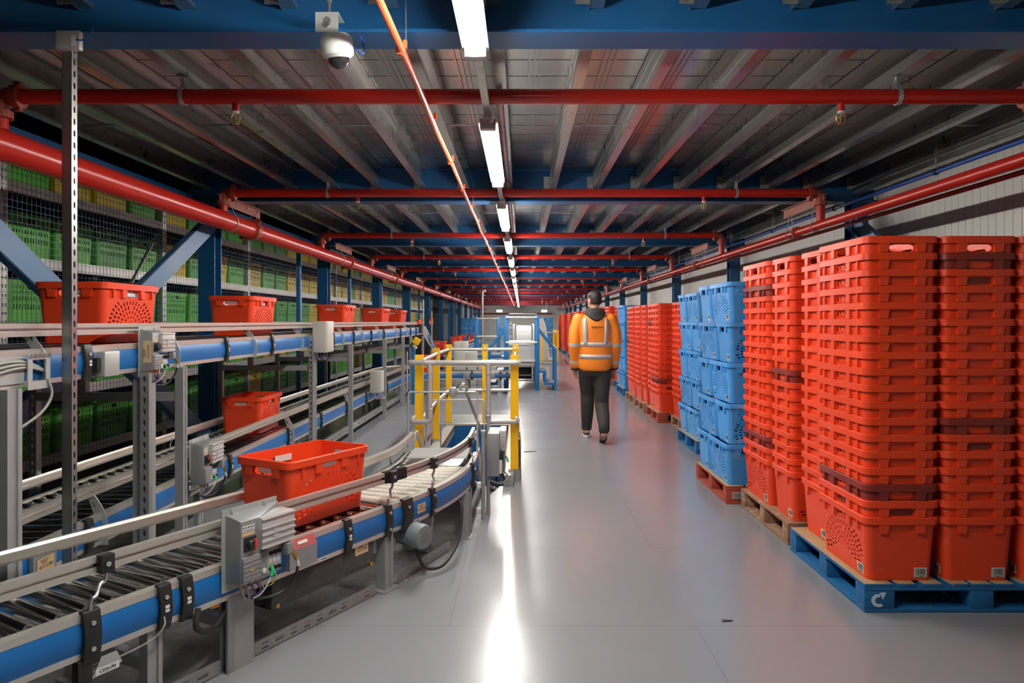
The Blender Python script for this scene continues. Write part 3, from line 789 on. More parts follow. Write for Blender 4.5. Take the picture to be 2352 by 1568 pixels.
# stacks farther down the aisle, past the three hundred nearest: one mass
m = MB(); cm = crate_parts('plain', CH)
def mass(x, y, rz, n):
    Rz = rotz(rz)
    for k in range(n): m.add([Rz @ p + V((x,y,PT+.001+PITCH*k)) for p in cm.v], cm.f)
farpal = []
for i, y in enumerate([15.35, 16.5, 17.65, 18.8, 19.95, 21.1, 22.25, 23.4, 24.6, 25.8, 27.0, 28.2, 29.4, 30.6, 32.7, 34.0, 35.3, 36.6]):
    x = 2.13 if i < 1 else (1.98 + .05*math.sin(i*2.1)); farpal.append((x,y,i))
    if i % 2: mass(x+.2,y+.3,0,17); mass(x+.32,y+.8,PI/2,17)
    else: mass(x+.32,y+.2,PI/2,17); mass(x+.2,y+.7,0,17)
tag(m.build('red_crates_beyond', K['crate'], fix=False, loc=(2,25,0)), 'distant mass of nested red crates lining the aisle beyond the person', 'crates', None, 'stuff')
for x, y, i in farpal:
    PAL['blue' if i % 3 != 1 else 'brown'].put((x,y,0), 0, f'wooden pallet under the distant red stacks, {ORD[i+1]} beyond the person', 'pallets')
# white arrow mark on the near pallet's corner block
m = MB(); y = 3.618
pts = []
for k in range(11):
    a = math.radians(-55-23*k); pts.append((.030*math.cos(a), .030*math.sin(a)*.9))
outer = [(1.747+.072+1.25*p[0], .062+1.25*p[1]) for p in pts]; inner = [(1.747+.074+.66*p[0], .062+.66*p[1]) for p in pts]
for i in range(10):
    q = [outer[i], outer[i+1], inner[i+1], inner[i]]; m.add([(a,y,b) for a,b in q] + [(a,y+.0015,b) for a,b in q], [(0,1,2,3),(7,6,5,4),(0,4,5,1),(2,6,7,3)])
a = [(1.747+.078,.102),(1.747+.112,.104),(1.747+.094,.066)]
m.add([(p[0],y,p[1]) for p in a]+[(p[0],y+.0015,p[1]) for p in a], [(0,1,2),(5,4,3),(0,3,4,1),(1,4,5,2),(2,5,3,0)])
o = m.build('arrow_mark', mat('white_stencil',(.55,.66,.75),.6,0,.15,60), PAL['blue'].t, fix=False)
o['label'] = 'white stencilled curved arrow mark'
for c in o.data.vertices: pass
# barcode plate on the red pallet
m = MB(); m.box2((1.665+.05,5.768,.045),(1.665+.135,5.7695,.095)); m.cm = 1
for k in range(14): m.box2((1.665+.058+.005*k,5.767,.05),(1.665+.0602+.005*k+.0012*(k % 3 == 0),5.768,.09))
m.build('barcode_label', [K['sticker'],K['ink']], PAL['red'].t)

# ------------------------------------------------------------------ crate racking
RX = -4.33
SH = [.26,.87,1.46,2.05,2.68]
t = thing('crate_rack', 'long steel crate rack behind the blue mesh fence', 'rack', (RX,5.95,0))
NBAY = 10
for k in range(NBAY+1):
    y = 5.95+2.68*k
    m = MB()
    M = basis((RX+.001,y,0),(0,1,0),(0,0,1),(1,0,0))
    m.plate([(-.045,0),(.045,0),(.045,3.08),(-.045,3.08)], [rect(dx,.05+.075*j,.013,.022) for j in range(40) for dx in (-.018,.018)] if k < 5 else [], .003, M)
    m.box2((RX-.07,y-.045,0),(RX-.002,y-.042,3.08)); m.box2((RX-.07,y+.042,0),(RX-.002,y+.045,3.08))
    m.build('upright', K['rack'], t)
    MB().box2((RX-.90,y-.04,0),(RX-.83,y+.04,3.08)).build('upright', K['rack'], t)
for j, z in enumerate(SH):
    for k in range(NBAY):
        y0 = 5.95+2.68*k+.046; y1 = y0+2.588
        m = MB(); h = .095
        m.box2((RX-.035,y0,z-h),(RX+.002,y1,z)); m.box2((RX+.002,y0,z-h*.36),(RX+.006,y1,z-.006)); m.box2((RX+.002,y0,z-h+.006),(RX+.006,y1,z-h*.64))
        m.build('shelf_beam', K['rack'] if j in (0,1,2,3) else K['rackd'], t)  # top shelf's beams take the dark brown: their shade is painted in
        m = MB(); m.box2((RX-.83,y0,z-.03),(RX-.036,y1,z-.004)); m.build('shelf_deck', K['rackd'], t)
GRN = Kind(lambda: crate_proto('produce_crate', 'rack', .385, K['gcrate'], None))
YEL = Kind(lambda: crate_proto('produce_crate', 'rack', .385, K['ycrate'], None))
seq = {3: 'GGGG YGYG YGGY YYGY YYGY YYYY YYGG YYYY YYGY YYYY', 4: 'GYYG YGGG GGGY YYGY YYYG YYYY YYYG YYYY YYYY YYYY', 2: 'GGGG GGGG GGGG GYGG YGGY GYYG GGYY YYGY GYYG YYYG',
       1: 'GYGG GGYG GYYG YYYY GYYG GGGG YYGG GYGY YGYG GYGG', 0: 'GGGG GGGG YGGG GGYG GGGG YGYG GGGG GYGG GGGG GGGG'}
lev = ['lowest','second lowest','middle','second highest','top']
for j, z in enumerate(SH):
    n = 0
    for k in range(NBAY):
        for q in range(4):
            c = seq[j].replace(' ','')[k*4+q]; n += 1
            y = 5.95+2.68*k+.085+.635*q+.30
            if RND.random() < .04: continue
            (GRN if c == 'G' else YEL).put((RX-.215+RND.uniform(-.01,.004), y+RND.uniform(-.008,.008), z+.0005), 0,
                f'{"green" if c == "G" else "yellow"} slotted crate on the {lev[j]} rack shelf, {ORD[n]} from the near end', f'crates on the {lev[j]} rack shelf')
MB().cyl((RX+.35,6.9,1.48),(RX+.35,7.78,2.44),.018,8).build('brace_strut', K['galv'], t)
MB().box2((RX-.02,6.86,1.44),(RX+.37,6.94,1.47)).build('strut_bracket', K['galv'], t)
# ------------------------------------------------------------------ conveyors
def straight_path(p, d, n, s0, s1, step=None):
    k = 2 if not step else max(2, int(round((s1-s0)/step))+1)
    return [(V(p)+V(d)*(s0+(s1-s0)*i/(k-1)), V(n)) for i in range(k)]
def frame(t, path_near, zt, W, near=True, far=True, blue=True):
    """side frames along a path of (near edge point, outward normal): blue cover panel between two aluminium lips"""
    for off, sg, on in ((0, 1, near), (-W, -1, far)):
        if not on: continue
        P = [(p+n*off, n*sg) for p, n in path_near]
        if blue:
            sec = [(.006,zt-.03),(.014,zt-.055),(.017,zt-.083),(.014,zt-.11),(.006,zt-.135),(-.004,zt-.135),(-.004,zt-.03)]
            MB().sweep(P, sec).build('side_panel', K['panel'], t)
        MB().sweep(P, [(.008,zt-.03),(.008,zt-.002),(-.030,zt),(-.030,zt-.01),(-.004,zt-.012),(-.004,zt-.03)]).build('top_profile', K['alu'], t)
        MB().sweep(P, [(.008,zt-.157),(.008,zt-.135),(-.004,zt-.135),(-.004,zt-.147),(-.030,zt-.147),(-.030,zt-.157)]).build('bottom_profile', K['alu'], t)
def double_rail(t, P, off, zc, h=.058, name='guide_rail', m_='alu'):
    a = h/2
    sec = [(off+.012,zc+a),(off+.012,zc+.007),(off-.006,zc+.009),(off-.006,zc-.009),(off+.012,zc-.007),(off+.012,zc-a),(off-.012,zc-a),(off-.012,zc+a)]
    return MB().sweep(P, sec).build(name, K[m_], t)
def flat_rail(t, P, off, zc, h=.055):
    a = h/2
    return MB().sweep(P, [(off+.004,zc-a),(off+.012,zc-a*.6),(off+.012,zc+a*.6),(off+.004,zc+a),(off-.008,zc+a),(off-.008,zc-a)]).build('guide_rail', K['alu'], t)
def roller(t, p, n, zt, o0, o1, r=.027, m_='chrome', name='roller'):
    p = V(p); a, b = p+V(n)*o0, p+V(n)*o1; z = V((0,0,zt-.004-r)); ax = (b-a).normalized(); L = (b-a).length
    m = MB(); m.lathe([(.008,-.018),(.008,0),(r*.8,0),(r,.004),(r,.045),(r*.97,.047),(r*.97,.052),(r,.054),(r,L-.004),(r*.8,L),(.008,L),(.008,L+.018)], a+z, ax, 14)
    return m.build(name, K[m_], t)
def clip(t, p, d, n, zt, w=.045, drop=.165, name='panel_clip', dots=2):
    p = V(p); M = basis(p, d, (0,0,1), n)
    h = MB(); z0, z1 = zt-drop, zt+.006
    h.loft([[p+V(d)*q+V(n)*o+V((0,0,z)) for q in (-w/2,w/2) for o in ((-.006,o1) if q < 0 else (o1,-.006))] for z, o1 in ((z0,.020),(zt-.13,.030),(zt-.083,.036),(zt-.03,.030),(z1,.022),(z1+.003,.012))])
    c = h.build(name, K['black'], t, bevel=.002)
    m = MB()
    for q in ([-.035,-.125] if dots == 2 else [-.04]): m.cyl(p+V(n)*.030+V((0,0,zt+q)), p+V(n)*.037+V((0,0,zt+q)), .008, 10)
    m.build('screw_head', K['zinc'], c)
    if dots == 1:
        M = basis(p+V(n)*.036, d, (0,0,1), n); m = MB()
        m.plate(rect(0,zt-.075,.017,.011),[],.004,M); m.plate(rect(0,zt-.090,.017,.011),[],.004,M); m.build('white_sticker', K['sticker'], c)
    return c
def rod_support(t, pc, d, n, zt, pr, zr):
    """bent rod from a clip on the panel up to a clamp on the guide rail"""
    pc, pr, d, n = V(pc), V(pr), V(d), V(n)
    a = pc+n*.014
    pts = [a+V((0,0,zt-.03)), a+V((0,0,zt+.035)), a+V((0,0,zt+.05))+d*.02, pr+n*.022+V((0,0,zt+.075))-d*.02, pr+n*.022+V((0,0,zt+.095)), pr+n*.022+V((0,0,zr+.03))]
    MB().tube(bez(pts,5),.0068,10).build('support_rod', K['galv'], t)
    c = MB().obox(pr+n*.020+V((0,0,zr)), d, (.052,.038,.066)).build('rail_clamp', K['black'], t, bevel=.005)
    MB().cyl(pr+n*.039+V((0,0,zr)), pr+n*.043+V((0,0,zr)), .009, 12).build('screw_head', K['zinc'], c)
def leg(t, c, d, z0, z1, w=.045, dp=.045, m_='grey', name='leg', foot=True):
    c = V(c); m = MB()
    for q in (-1,1): m.obox(c+V(d)*(q*w*.36)+V((0,0,(z0+z1)/2)), d, (w*.28,dp,z1-z0))
    m.obox(c+V((0,0,(z0+z1)/2)), d, (w*.5,dp*.72,z1-z0))
    if foot and z0 < .05: m.obox(c+V((0,0,z0+.004)), d, (w*1.9,dp*1.7,.008))
    return m.build(name, K[m_], t)
def slotted(t, c, d, z0, z1, w=.042, dp=.042, pitch=.05, m_='galv', name='leg'):
    """slotted strut: the face across direction d carries a column of slots"""
    c, d = V(c), V(d).normalized(); n = V((0,0,1)).cross(d); n = -n
    m = MB(); M = basis(c+n*(dp/2), d, (0,0,1), d.cross(V((0,0,1))))
    k = int((z1-z0)/pitch)
    m.plate([(-w/2,z0),(w/2,z0),(w/2,z1),(-w/2,z1)], [slot(0,z0+pitch*(i+.5),w*.30,pitch*.56,3) for i in range(k)], .003, M)
    for q in (-1,1): m.obox(c+d*(q*(w/2-.0015))+V((0,0,(z0+z1)/2)), d, (.003,dp,z1-z0)); m.obox(c+d*(q*(w/2-.006))-n*(dp/2)+V((0,0,(z0+z1)/2)), d, (.012,.003,z1-z0))
    return m.build(name, K[m_], t)
def perf_channel(name, pts, z, lab, h=.052):
    t = thing(name, lab, 'cable channel', (pts[0][0],pts[0][1],0))
    for (a, b) in zip(pts, pts[1:]):
        a, b = V((*a,0)), V((*b,0)); d = (b-a).normalized(); L = (b-a).length; n = V((d.y,-d.x,0))
        m = MB(); holes = []; x = .04
        while x < L-.05:
            big = int(x/.085) % 4 == 1
            if big: holes.append(rect(x+.02,h*.5,.050,h*.34))
            else: holes += [slot(x+.02,h*.30,.008,.042,2,PI/2), slot(x+.02,h*.70,.008,.042,2,PI/2)]
            x += .085
        M = basis(a+V((0,0,z)), d, (0,0,1), n)
        m.plate([(0,0),(L,0),(L,h),(0,h)], holes, .002, M)
        m.box(a+d*L/2-n*.03+V((0,0,z+.001)), (L,.06,.002), rotz(math.atan2(d.y,d.x)))
        m.box(a+d*L/2-n*.006+V((0,0,z+h)), (L,.012,.002), rotz(math.atan2(d.y,d.x)))
        m.build('channel_length', K['galvd'], t)
    return t
def control_box(t, o, d, n, k=1., tag_txt=None, cable_to=None, lying=False):
    """drive controller on a back plate: o = lower left corner on the panel, d along, n outward; k scales it"""
    o, d, n = V(o), V(d), V(n); up = V((0,0,1))
    def B(u0,u1,z0,z1,w0,w1): return MB().box(o+d*(k*(u0+u1)/2)+up*(k*(z0+z1)/2)+n*(k*(w0+w1)/2), (k*(u1-u0),k*(w1-w0),k*(z1-z0)), rotz(math.atan2(d.y,d.x)))
    P = lambda u,z,w: o+d*(k*u)+up*(k*z)+n*(k*w)
    c = B(0,.29,0,.345,.0,.004).build('back_plate', K['zinc'], t)
    for u in (.03,.20):
        MB().tube([P(u,.300,.012),P(u+.012,.338,.010),P(u+.026,.300,.012)],.0035*k,6).build('lifting_eye', K['zinc'], c)
    b = MB(); M = basis(P(0,0,.004), d, up, n)
    b.add([P(u,z,w) for u,z,w in ((.018,.035,.004),(.018,.322,.004),(.028,.300,.085),(.028,.045,.085),(.30,.322,.004),(.30,.045,.004),(.125,.300,.085),(.125,.045,.085))],
          [(0,1,2,3),(1,4,6,2),(3,2,6,7),(0,3,7,5),(4,5,7,6),(0,5,4,1)])
    cab = b.build('control_box', K['galvd'], t, bevel=.002*k)
    h = B(.118,.30,.165,.298,.02,.108); ca = h.build('ribbed_casting', K['light_grey'], cab, bevel=.004*k)
    m = MB()
    for z in (.170,.197,.224,.251,.290): m.box(P(.209,z,.110),(.184*k,.008*k,.005*k),rotz(math.atan2(d.y,d.x)))
    for z in (.212,.238):
        m.lathe([(.0,.004),(.011,.004),(.011,.002),(.016,.002),(.016,0)], P(.19,z,.108), n, 16)
    m.build('casting_rib', K['light_grey'], cab)
    B(.03,.122,.045,.150,.02,.098).build('terminal_cover', K['mid_grey'], cab, bevel=.003*k)
    m = MB()
    for z in (.06,.078,.096,.114,.132): m.box(P(.076,z,.099),(.092*k,.003*k,.003*k),rotz(math.atan2(d.y,d.x)))
    m.build('cover_rib', K['mid_grey'], cab)
    m = MB(); M = basis(P(.075,.098,.1005), d*k, up*k, n*k); m.plate([(-.009,-.007),(.009,-.007),(0,.009)],[],.002,M); m.cm = 1; m.plate([(-.001,-.002),(.001,-.002),(.0015,.004),(-.0015,.004)],[],.0028,M)
    m.build('warning_triangle', [K['yellow'],K['ink']], cab)
    B(.042,.10,.172,.232,.085,.094).build('switch_plate', K['black'], cab, bevel=.002*k)
    m = MB(); m.lathe([(.021,0),(.020,.012),(.016,.016),(0,.016)], P(.071,.202,.094), n, 18); kn = m.build('switch_knob', K['black'], cab)
    B(.079,.091,.182,.222,.10,.112).build('red_switch_lever', K['redswitch'], cab, bevel=.002*k)
    m = MB(); M = basis(P(.066,.268,.0855), d*k, up*k, n*k); m.plate(rect(0,0,.062,.024),[],.001,M); m.cm = 1
    for q in range(5): m.plate(rect(-.024+.012*q,.004,.007,.006),[],.0016,M)
    m.plate(rect(0,-.006,.052,.002),[],.0016,M); m.build('white_sticker', [K['sticker'],K['ink']], cab)
    m = MB(); M = basis(P(.066,.244,.0855), d*k, up*k, n*k); m.plate(rect(0,0,.062,.014),[],.001,M); m.build('tan_sticker', K['tag'], cab)
    B(.132,.165,.045,.150,.02,.085).build('status_module', K['mid_grey'], cab, bevel=.002*k)
    MB().lathe([(.0115,0),(.0115,.004),(0,.005)], P(.149,.066,.085), n, 16).build('round_label', K['sticker'], cab)
    m = MB()
    for q in range(4): m.box(P(.146,.105+.009*q,.0855),(.008*k,.002*k,.003*k),rotz(math.atan2(d.y,d.x)))
    m.build('indicator', K['green'], cab)
    B(.168,.245,.045,.155,.02,.082).build('connector_block', K['light_grey'], cab, bevel=.002*k)
    for q in range(3):
        for z in (.130,.064): MB().lathe([(.009,0),(.009,.010),(.006,.010),(.006,.004)], P(.184+.022*q,z,.082), n, 10).build('socket', K['black'], cab)
        m = MB(); m.plate(rect(0,0,.014,.018),[],.002,basis(P(.184+.022*q,.098,.083), d*k, up*k, n*k)); m.build('port_label', K['sticker'], cab)
    # plugs and cables
    m = MB(); m.tube([P(.186,.07,.09),P(.180,.060,.105),P(.168,.040,.105)],.008*k,8); m.build('green_plug', K['green'], cab)
    MB().tube(bez([P(.168,.04,.105),P(.155,.01,.10),P(.135,-.03,.08),P(.12,-.05,.05)]),.0032*k,6).build('white_cable', K['sticker'], cab)
    MB().tube(bez([P(.19,.06,.09),P(.20,.03,.10),P(.19,.0,.09),P(.165,-.01,.08)]),.0022*k,6).build('earth_wire', K['yelgr'], cab)
    m = MB(); m.box(P(.262,.135,.10),(.035*k,.045*k,.05*k),rotz(math.atan2(d.y,d.x))); m.build('angled_plug', K['brass'] if False else K['mid_grey'], cab, bevel=.004*k)
    m = MB(); m.tube([P(.275,.12,.115),P(.290,.10,.12),P(.298,.075,.12)],[.012*k,.010*k,.009*k],10); m.build('cable_gland', K['brass'], cab)
    MB().tube([P(.298,.085,.12),P(.308,.045,.12)],.008*k,8).build('plug_sleeve', K['sticker'], cab)
    MB().tube(bez([P(.306,.05,.12),P(.312,.0,.10),P(.29,-.055,.07),P(.24,-.075,.05),P(.17,-.07,.03),P(.12,-.05,.0)]),.0065*k,8).build('black_cable', K['rubber'], cab)
    for q, cm_, rr_ in ((.04,'greycable',.007),(.065,'greycable',.006),(.095,'purple',.004),(.125,'purple',.004),(.14,'greycable',.004)):
        MB().tube(bez([P(q,.048,.06),P(q+.005,.015,.065),P(q+.03,-.03,.055),P(.12,-.055,.02)]),rr_*k,6).build('flex_cable', K[cm_], cab)
        MB().tube([P(q,.05,.06),P(q+.003,.025,.063)],.009*k,8).build('cable_gland', K['brass'], cab)
    if tag_txt:
        asset_tag(t, P(.0215,.172,.046), n, up, -d, tag_txt, .150*k, .066*k, vertical=True)
    return c
def asset_tag(t, o, d, up, n, txt, w, h, vertical=False):
    x, y = (V(up), -V(d)) if vertical else (V(d), V(up))
    M = basis(o, x, y, n)
    m = MB(); m.plate(rect(0,0,w,h),[],.0015,M); m.cm = 1
    text_mesh(txt, h*.30, basis(V(o)+V(n)*.0012-y*(h*.12 if not vertical else h*.22), x, y, n), m)
    for q in range(3): m.plate(rect(-w*.08, h*(.34-.11*q), w*(.5-.1*q), h*.045),[],.0022,M)
    return m.build('asset_tag', [K['tag'],K['ink']], t)

# ---- front conveyor (A): straight, bends to the hall axis, belt dives through the floor
AO, AD, AN = V((-1.26,2.951,0)), V((.4787,.878,0)), V((.878,-.4787,0))
AS, AR, ATH = 1.21, 2.78, math.asin(.4787)
AC = AO + AD*AS - AN*AR
AEND = AS + AR*ATH
def A_at(s):
    if s <= AS: return AO+AD*s, AD, AN
    if s <= AEND:
        a = ATH-(s-AS)/AR; n = V((math.cos(a),-math.sin(a),0)); return AC+n*AR, V((math.sin(a),math.cos(a),0)), n
    p = AC+V((AR,0,0)); return p+V((0,s-AEND,0)), V((0,1,0)), V((1,0,0))
def A_path(s0, s1, step=.06):
    ss = [s0]; 
    if s0 < AS < s1: ss.append(AS)
    x = max(s0, AS)
    while x+step < min(s1, AEND): x += step; ss.append(x)
    ss.append(s1)
    return [(A_at(s)[0], A_at(s)[2]) for s in ss]
ZA, WA = .47, .56
A = thing('roller_conveyor', 'low roller conveyor in front that bends and dives through the floor opening', 'conveyor', (AO.x,AO.y,0))
frame(A, A_path(-1.35, AEND+.18), ZA, WA)
s = -1.28
while s < 1.18:
    p, d, n = A_at(s); roller(A, p, n, ZA, -.032, -WA+.032); s += .1
s = 1.25
while s < 2.30:
    p, d, n = A_at(s); a, b = p-n*.04, p-n*(WA-.04); m = MB(); L = (b-a).length; pr = []
    for q in range(4):
        x0, x1 = L*q/4+.003, L*(q+1)/4-.003; r0, r1 = .030-.010*x0/L, .030-.010*x1/L
        pr += [(r0*.85,x0-.001),(r0,x0),(r1,x1),(r1*.85,x1+.001)]
    m.lathe([(.008,-.02)]+pr+[(.008,L+.02)], a+V((0,0,ZA-.036)), (b-a).normalized(), 14); m.build('ivory_roller', K['ivory'], A); s += .098
for s in (2.34,2.40,2.46,2.52):
    p, d, n = A_at(s); roller(A, p, n, ZA, -.032, -WA+.032, .022)
# belt section
yb0, yb1 = A_at(2.56)[0].y, 5.72
xb0, xb1 = A_at(AEND)[0].x-WA+.055, A_at(AEND)[0].x-.055
sl = math.tan(math.radians(33))
prof = [(yb0,ZA-.03),(yb0-.015,ZA-.012),(yb0,ZA+.004),(yb1-.06,ZA+.006)]
for k in range(6):
    a = math.radians(33*k/5); prof.append((yb1-.06+.12*math.sin(a), ZA+.006-.12*(1-math.cos(a))))
y0, z0 = prof[-1]; prof.append((y0+1.35, z0-1.35*sl))
low = [(y, z-.05) for y, z in reversed(prof[3:])]
m = MB(); m.loft([[V((x,y,z)) for y,z in prof+low] for x in (xb0,xb1)]); m.build('belt', K['belt'], A)
for x, s_ in ((xb1+.055,1),(xb0-.014,-1)):        # side frames of the dive
    p0 = V((x,AC.y+.18,ZA-.08)); q = [(AC.y+.18,ZA),(yb1,ZA),(yb1+1.40,ZA-1.40*sl),(yb1+1.40,ZA-1.40*sl-.16),(yb1-.04,ZA-.16),(AC.y+.18,ZA-.16)]
    m = MB(); m.loft([[V((x+dx,y,z)) for y,z in q] for dx in (-.010,.010)]); m.build('dive_frame', K['alu'], A)
    q = [(yb1-.10,ZA+.13),(yb1+.05,ZA+.13),(yb1+1.25,ZA+.13-1.2*sl),(yb1+1.25,ZA+.075-1.2*sl),(yb1+.05,ZA+.075),(yb1-.10,ZA+.075)]
    m = MB(); m.loft([[V((x+dx-s_*.02,y,z)) for y,z in q] for dx in (-.008,.008)]); m.build('guide_rail', K['alu'], A)
# guide rails
double_rail(A, A_path(-1.35, 1.10), -.035, .615, m_='alu')
double_rail(A, A_path(1.30, AEND+.30, .05), -.035, .615, m_='alu')
P = A_path(1.10, 1.30, .05)
m = MB()
for k in range(11):
    p, d, n = A_at(1.115+.017*k); m.obox(p-n*.035+V((0,0,.615)), d, (.011,.040,.062))
m.sweep(P, [(-.022,.590),(-.022,.640),(-.048,.640),(-.048,.590)]); m.build('rail_joint', K['black'], A)
flat_rail(A, A_path(-1.35, AEND+.33, .06), -WA+.03, .575)
for s in (-1.1,-.6,.35,1.0,1.7,2.3):
    p, d, n = A_at(s); p = p-n*(WA-.012); m = MB(); m.tube(bez([p-n*.03+V((0,0,ZA-.05)),p-n*.035+V((0,0,ZA+.03)),p-n*.02+V((0,0,.55)),p+V((0,0,.58))],4),.007,8); m.build('support_rod', K['galv'], A)
for s, wd, dots, rod in ((-.53,.06,2,True),(-.252,.05,1,False),(-.158,.05,1,False),(.763,.045,1,False),(1.085,.045,2,True),(1.25,.085,0,False),(1.52,.045,2,True),(2.3,.05,2,True),(-1.15,.06,2,True)):
    p, d, n = A_at(s); clip(A, p, d, n, ZA, wd, .185 if wd > .05 else .165, dots=dots)
    if rod:
        q, d2, n2 = A_at(s+.07); rod_support(A, p, d, n, ZA, q-n2*.035, .615)
# legs
def A_leg(s, off, w, dp, kind='leg'):
    p, d, n = A_at(s); c = p+n*off
    return leg(A, c, d, 0, ZA-.157, w, dp)
A_leg(-.275, -.03, .062, .05)
A_leg(1.11, -.03, .07, .06)
for s in (-1.2,-.275,1.11,1.9): A_leg(s, -WA+.03, .06, .05)
p, d, n = A_at(.126); c = p-n*.045
m = MB().obox(c+n*.03+V((0,0,.16)), d, (.105,.05,.32)); m.build('leg', K['grey'], A)
slotted(A, c-d*.068+n*.03, -n, 0, .32, .05, .03, .05, 'galvd')
MB().obox(c+V((0,0,.345)), d, (.12,.07,.05)).build('leg_cap', K['black'], A, bevel=.003)
for s in (-.275,.126,1.11):
    p, d, n = A_at(s); MB().obox(p-n*WA/2+V((0,0,.17)), n, (WA-.1,.04,.05)).build('cross_member', K['grey'], A)
p, d, n = A_at(2.13); leg(A, p-n*.0, d, 0, ZA-.16, .05, .05); slotted(A, p+d*.12-n*.01, d, 0, ZA-.16, .04, .04, .05, 'galvd')
p, d, n = A_at(2.13); leg(A, p-n*(WA-.03), d, 0, ZA-.16, .05, .05)
# hanging bracket with number plate
p, d, n = A_at(-.55); m = MB(); m.obox(p+V((0,0,.25)), d, (.05,.04,.12)); m.obox(p-n*.02+V((0,0,.18)), d, (.07,.05,.05)); bk = m.build('hanging_bracket', K['black'], A, bevel=.003)
p, d, n = A_at(-.47); M = basis(p+n*.012+V((0,0,.262)), d, (0,0,1), n); m = MB(); m.plate([(-.055,-.03),(.055,-.012),(.035,.035),(-.02,.035)],[],.003,M); m.build('gusset_plate', K['zinc'], A)
M = basis(p+n*.015+V((0,0,.248)), d, (0,0,1), n); m = MB(); m.plate(rect(0,0,.085,.024),[],.001,M); m.cm = 1; text_mesh('C320-I90', .016, basis(p+n*.0163+V((0,0,.248)), d, (0,0,1), n), m); m.build('number_plate', [K['sticker'],K['ink']], A)
# controller, sensor cover, drive cover, motor
o = AO+AN*.022+V((0,0,.355)); control_box(A, o, AD, AN)
p, d, n = A_at(.43); m = MB(); u0, u1 = -.085, .085
m.add([p+d*u+n*w+V((0,0,z)) for u in (u0,u1) for w, z in ((.012,.345),(.05,.345),(.05,.435),(.030,.478),(.012,.478))], [(0,1,2,3,4),(9,8,7,6,5),(0,5,6,1),(1,6,7,2),(3,8,9,4),(4,9,5,0)])
m.cm = 1; m.add([p+d*u+n*w+V((0,0,z)) for u in (u0,u1) for w, z in ((.0502,.435),(.0302,.478))], [(0,2,3,1)])
c = m.build('sensor_cover', [K['mid_grey'], mat('dull_red_plastic',(.42,.10,.09),.45,0,.05,8)], A)
m = MB(); m.plate(rect(0,0,.06,.014),[],.001,basis(p+n*.042+V((0,0,.458)), d, (V((0,0,1))*.907-n*.42).normalized(), (n*.907+V((0,0,1))*.42).normalized())); m.build('white_sticker', K['sticker'], c)
for s in (.60,1.36):
    p, d, n = A_at(s); m = MB(); M = basis(p+n*.010+V((0,0,ZA-.146)), d, (0,0,1), n); m.plate(rect(0,0,.055,.015),[],.001,M); m.cm = 1; m.plate(rect(0,0,.04,.004),[],.0016,M); m.build('number_sticker', [K['sticker'],K['ink']], A)
p0, d, n = A_at(.29); L = .70
m = MB(); m.obox(p0+d*L/2-n*.07+V((0,0,.25)), d, (L,.13,.15)); c = m.build('drive_cover', K['smoke'], A, bevel=.008)
for u, r in ((.13,.062),(.36,.055),(.53,.045)): MB().cyl(p0+d*u-n*.03+V((0,0,.255)), p0+d*u-n*.10+V((0,0,.255)), r, 24).build('drive_wheel', K['black'], c)
MB().obox(p0+d*L/2-n*.125+V((0,0,.25)), d, (L-.02,.006,.14)).build('backing', K['galvd'], c)
for u, z in ((.03,.19),(.67,.19)): MB().cyl(p0+d*u-n*.004+V((0,0,z)), p0+d*u+n*.004+V((0,0,z)), .011, 10).build('cover_screw', K['brass'], c)
asset_tag(A, p0+d*.60-n*.0035+V((0,0,.290)), d, V((0,0,1)), n, 'VL1C-C328', .10, .055)
p, d, n = A_at(1.385); asset_tag(A, p+n*.021+V((0,0,ZA-.078)), d, V((0,0,1)), n, 'VL1C-C321', .085, .052)
p, d, n = A_at(1.30); q = p+n*.01+V((0,0,.262)); ax = (n*.98-d*.2).normalized()
m = MB(); m.lathe([(.03,-.20),(.04,-.18),(.064,-.14),(.066,-.045),(.071,-.04),(.071,.030),(.064,.048),(.047,.050),(0,.050)], q+ax*.06, ax, 26)
for k in range(10):
    a = 2*PI*k/10; e = V((0,0,1))*math.cos(a)+ax.cross(V((0,0,1)))*math.sin(a); m.tube([q+ax*.06-ax*.155+e*.066, q+ax*.06-ax*.05+e*.068],.004,4)
c = m.build('gear_motor', K['motor'], A)
M = basis(q+ax*.111, V((0,0,1)).cross(ax), V((0,0,1)), ax); m = MB(); m.plate(slot(0,0,.086,.086,10), [rect(x*.0108,y*.0108,.0086,.0086) for x in range(-3,4) for y in range(-3,4) if x*x+y*y < 13], .003, M); m.build('fan_grille', K['mid_grey'], c)
e = q+ax*.03-V((0,0,.065))
MB().tube(bez([e, e+V((.02,0,-.06)), e+V((.06,.05,-.145)), e+V((.15,.14,-.150)), e+V((.22,.30,-.06)), e+V((.235,.38,.10)), e+V((.22,.42,.16))],8),.010,10).build('motor_cable', K['rubber'], A)
# speckled guards under the bend
p, d, n = A_at(1.62)
for k, (z0, z1, w) in enumerate(((.20,.30,-.02),(.10,.195,-.035),(.004,.095,-.05))):
    c_ = p-n*(.17-w)+d*(.10+.02*k); MB().obox(c_+V((0,0,(z0+z1)/2)), n, (.20,.03,z1-z0)).build('under_guard', K['speck'], A)
MB().tube(bez([AO+AD*(-.10)+AN*.01+V((0,0,.33)), AO+AD*(-.12)+AN*.03+V((0,0,.26)), AO+AD*(-.02)+V((0,0,.22)), AO+AD*.10-AN*.02+V((0,0,.30))]),.012,10).build('cable_duct', K['rubber'], A)
p, d, n = A_at(-.262); MB().tube(bez([p+n*.03+V((0,0,.36)),p+n*.045-d*.01+V((0,0,.33)),p+n*.03-d*.05+V((0,0,.29)),p-n*.02-d*.16+V((0,0,.255)),p-n*.1-d*.3+V((0,0,.23))]),.0035,6).build('thin_cable', K['greycable'], A)

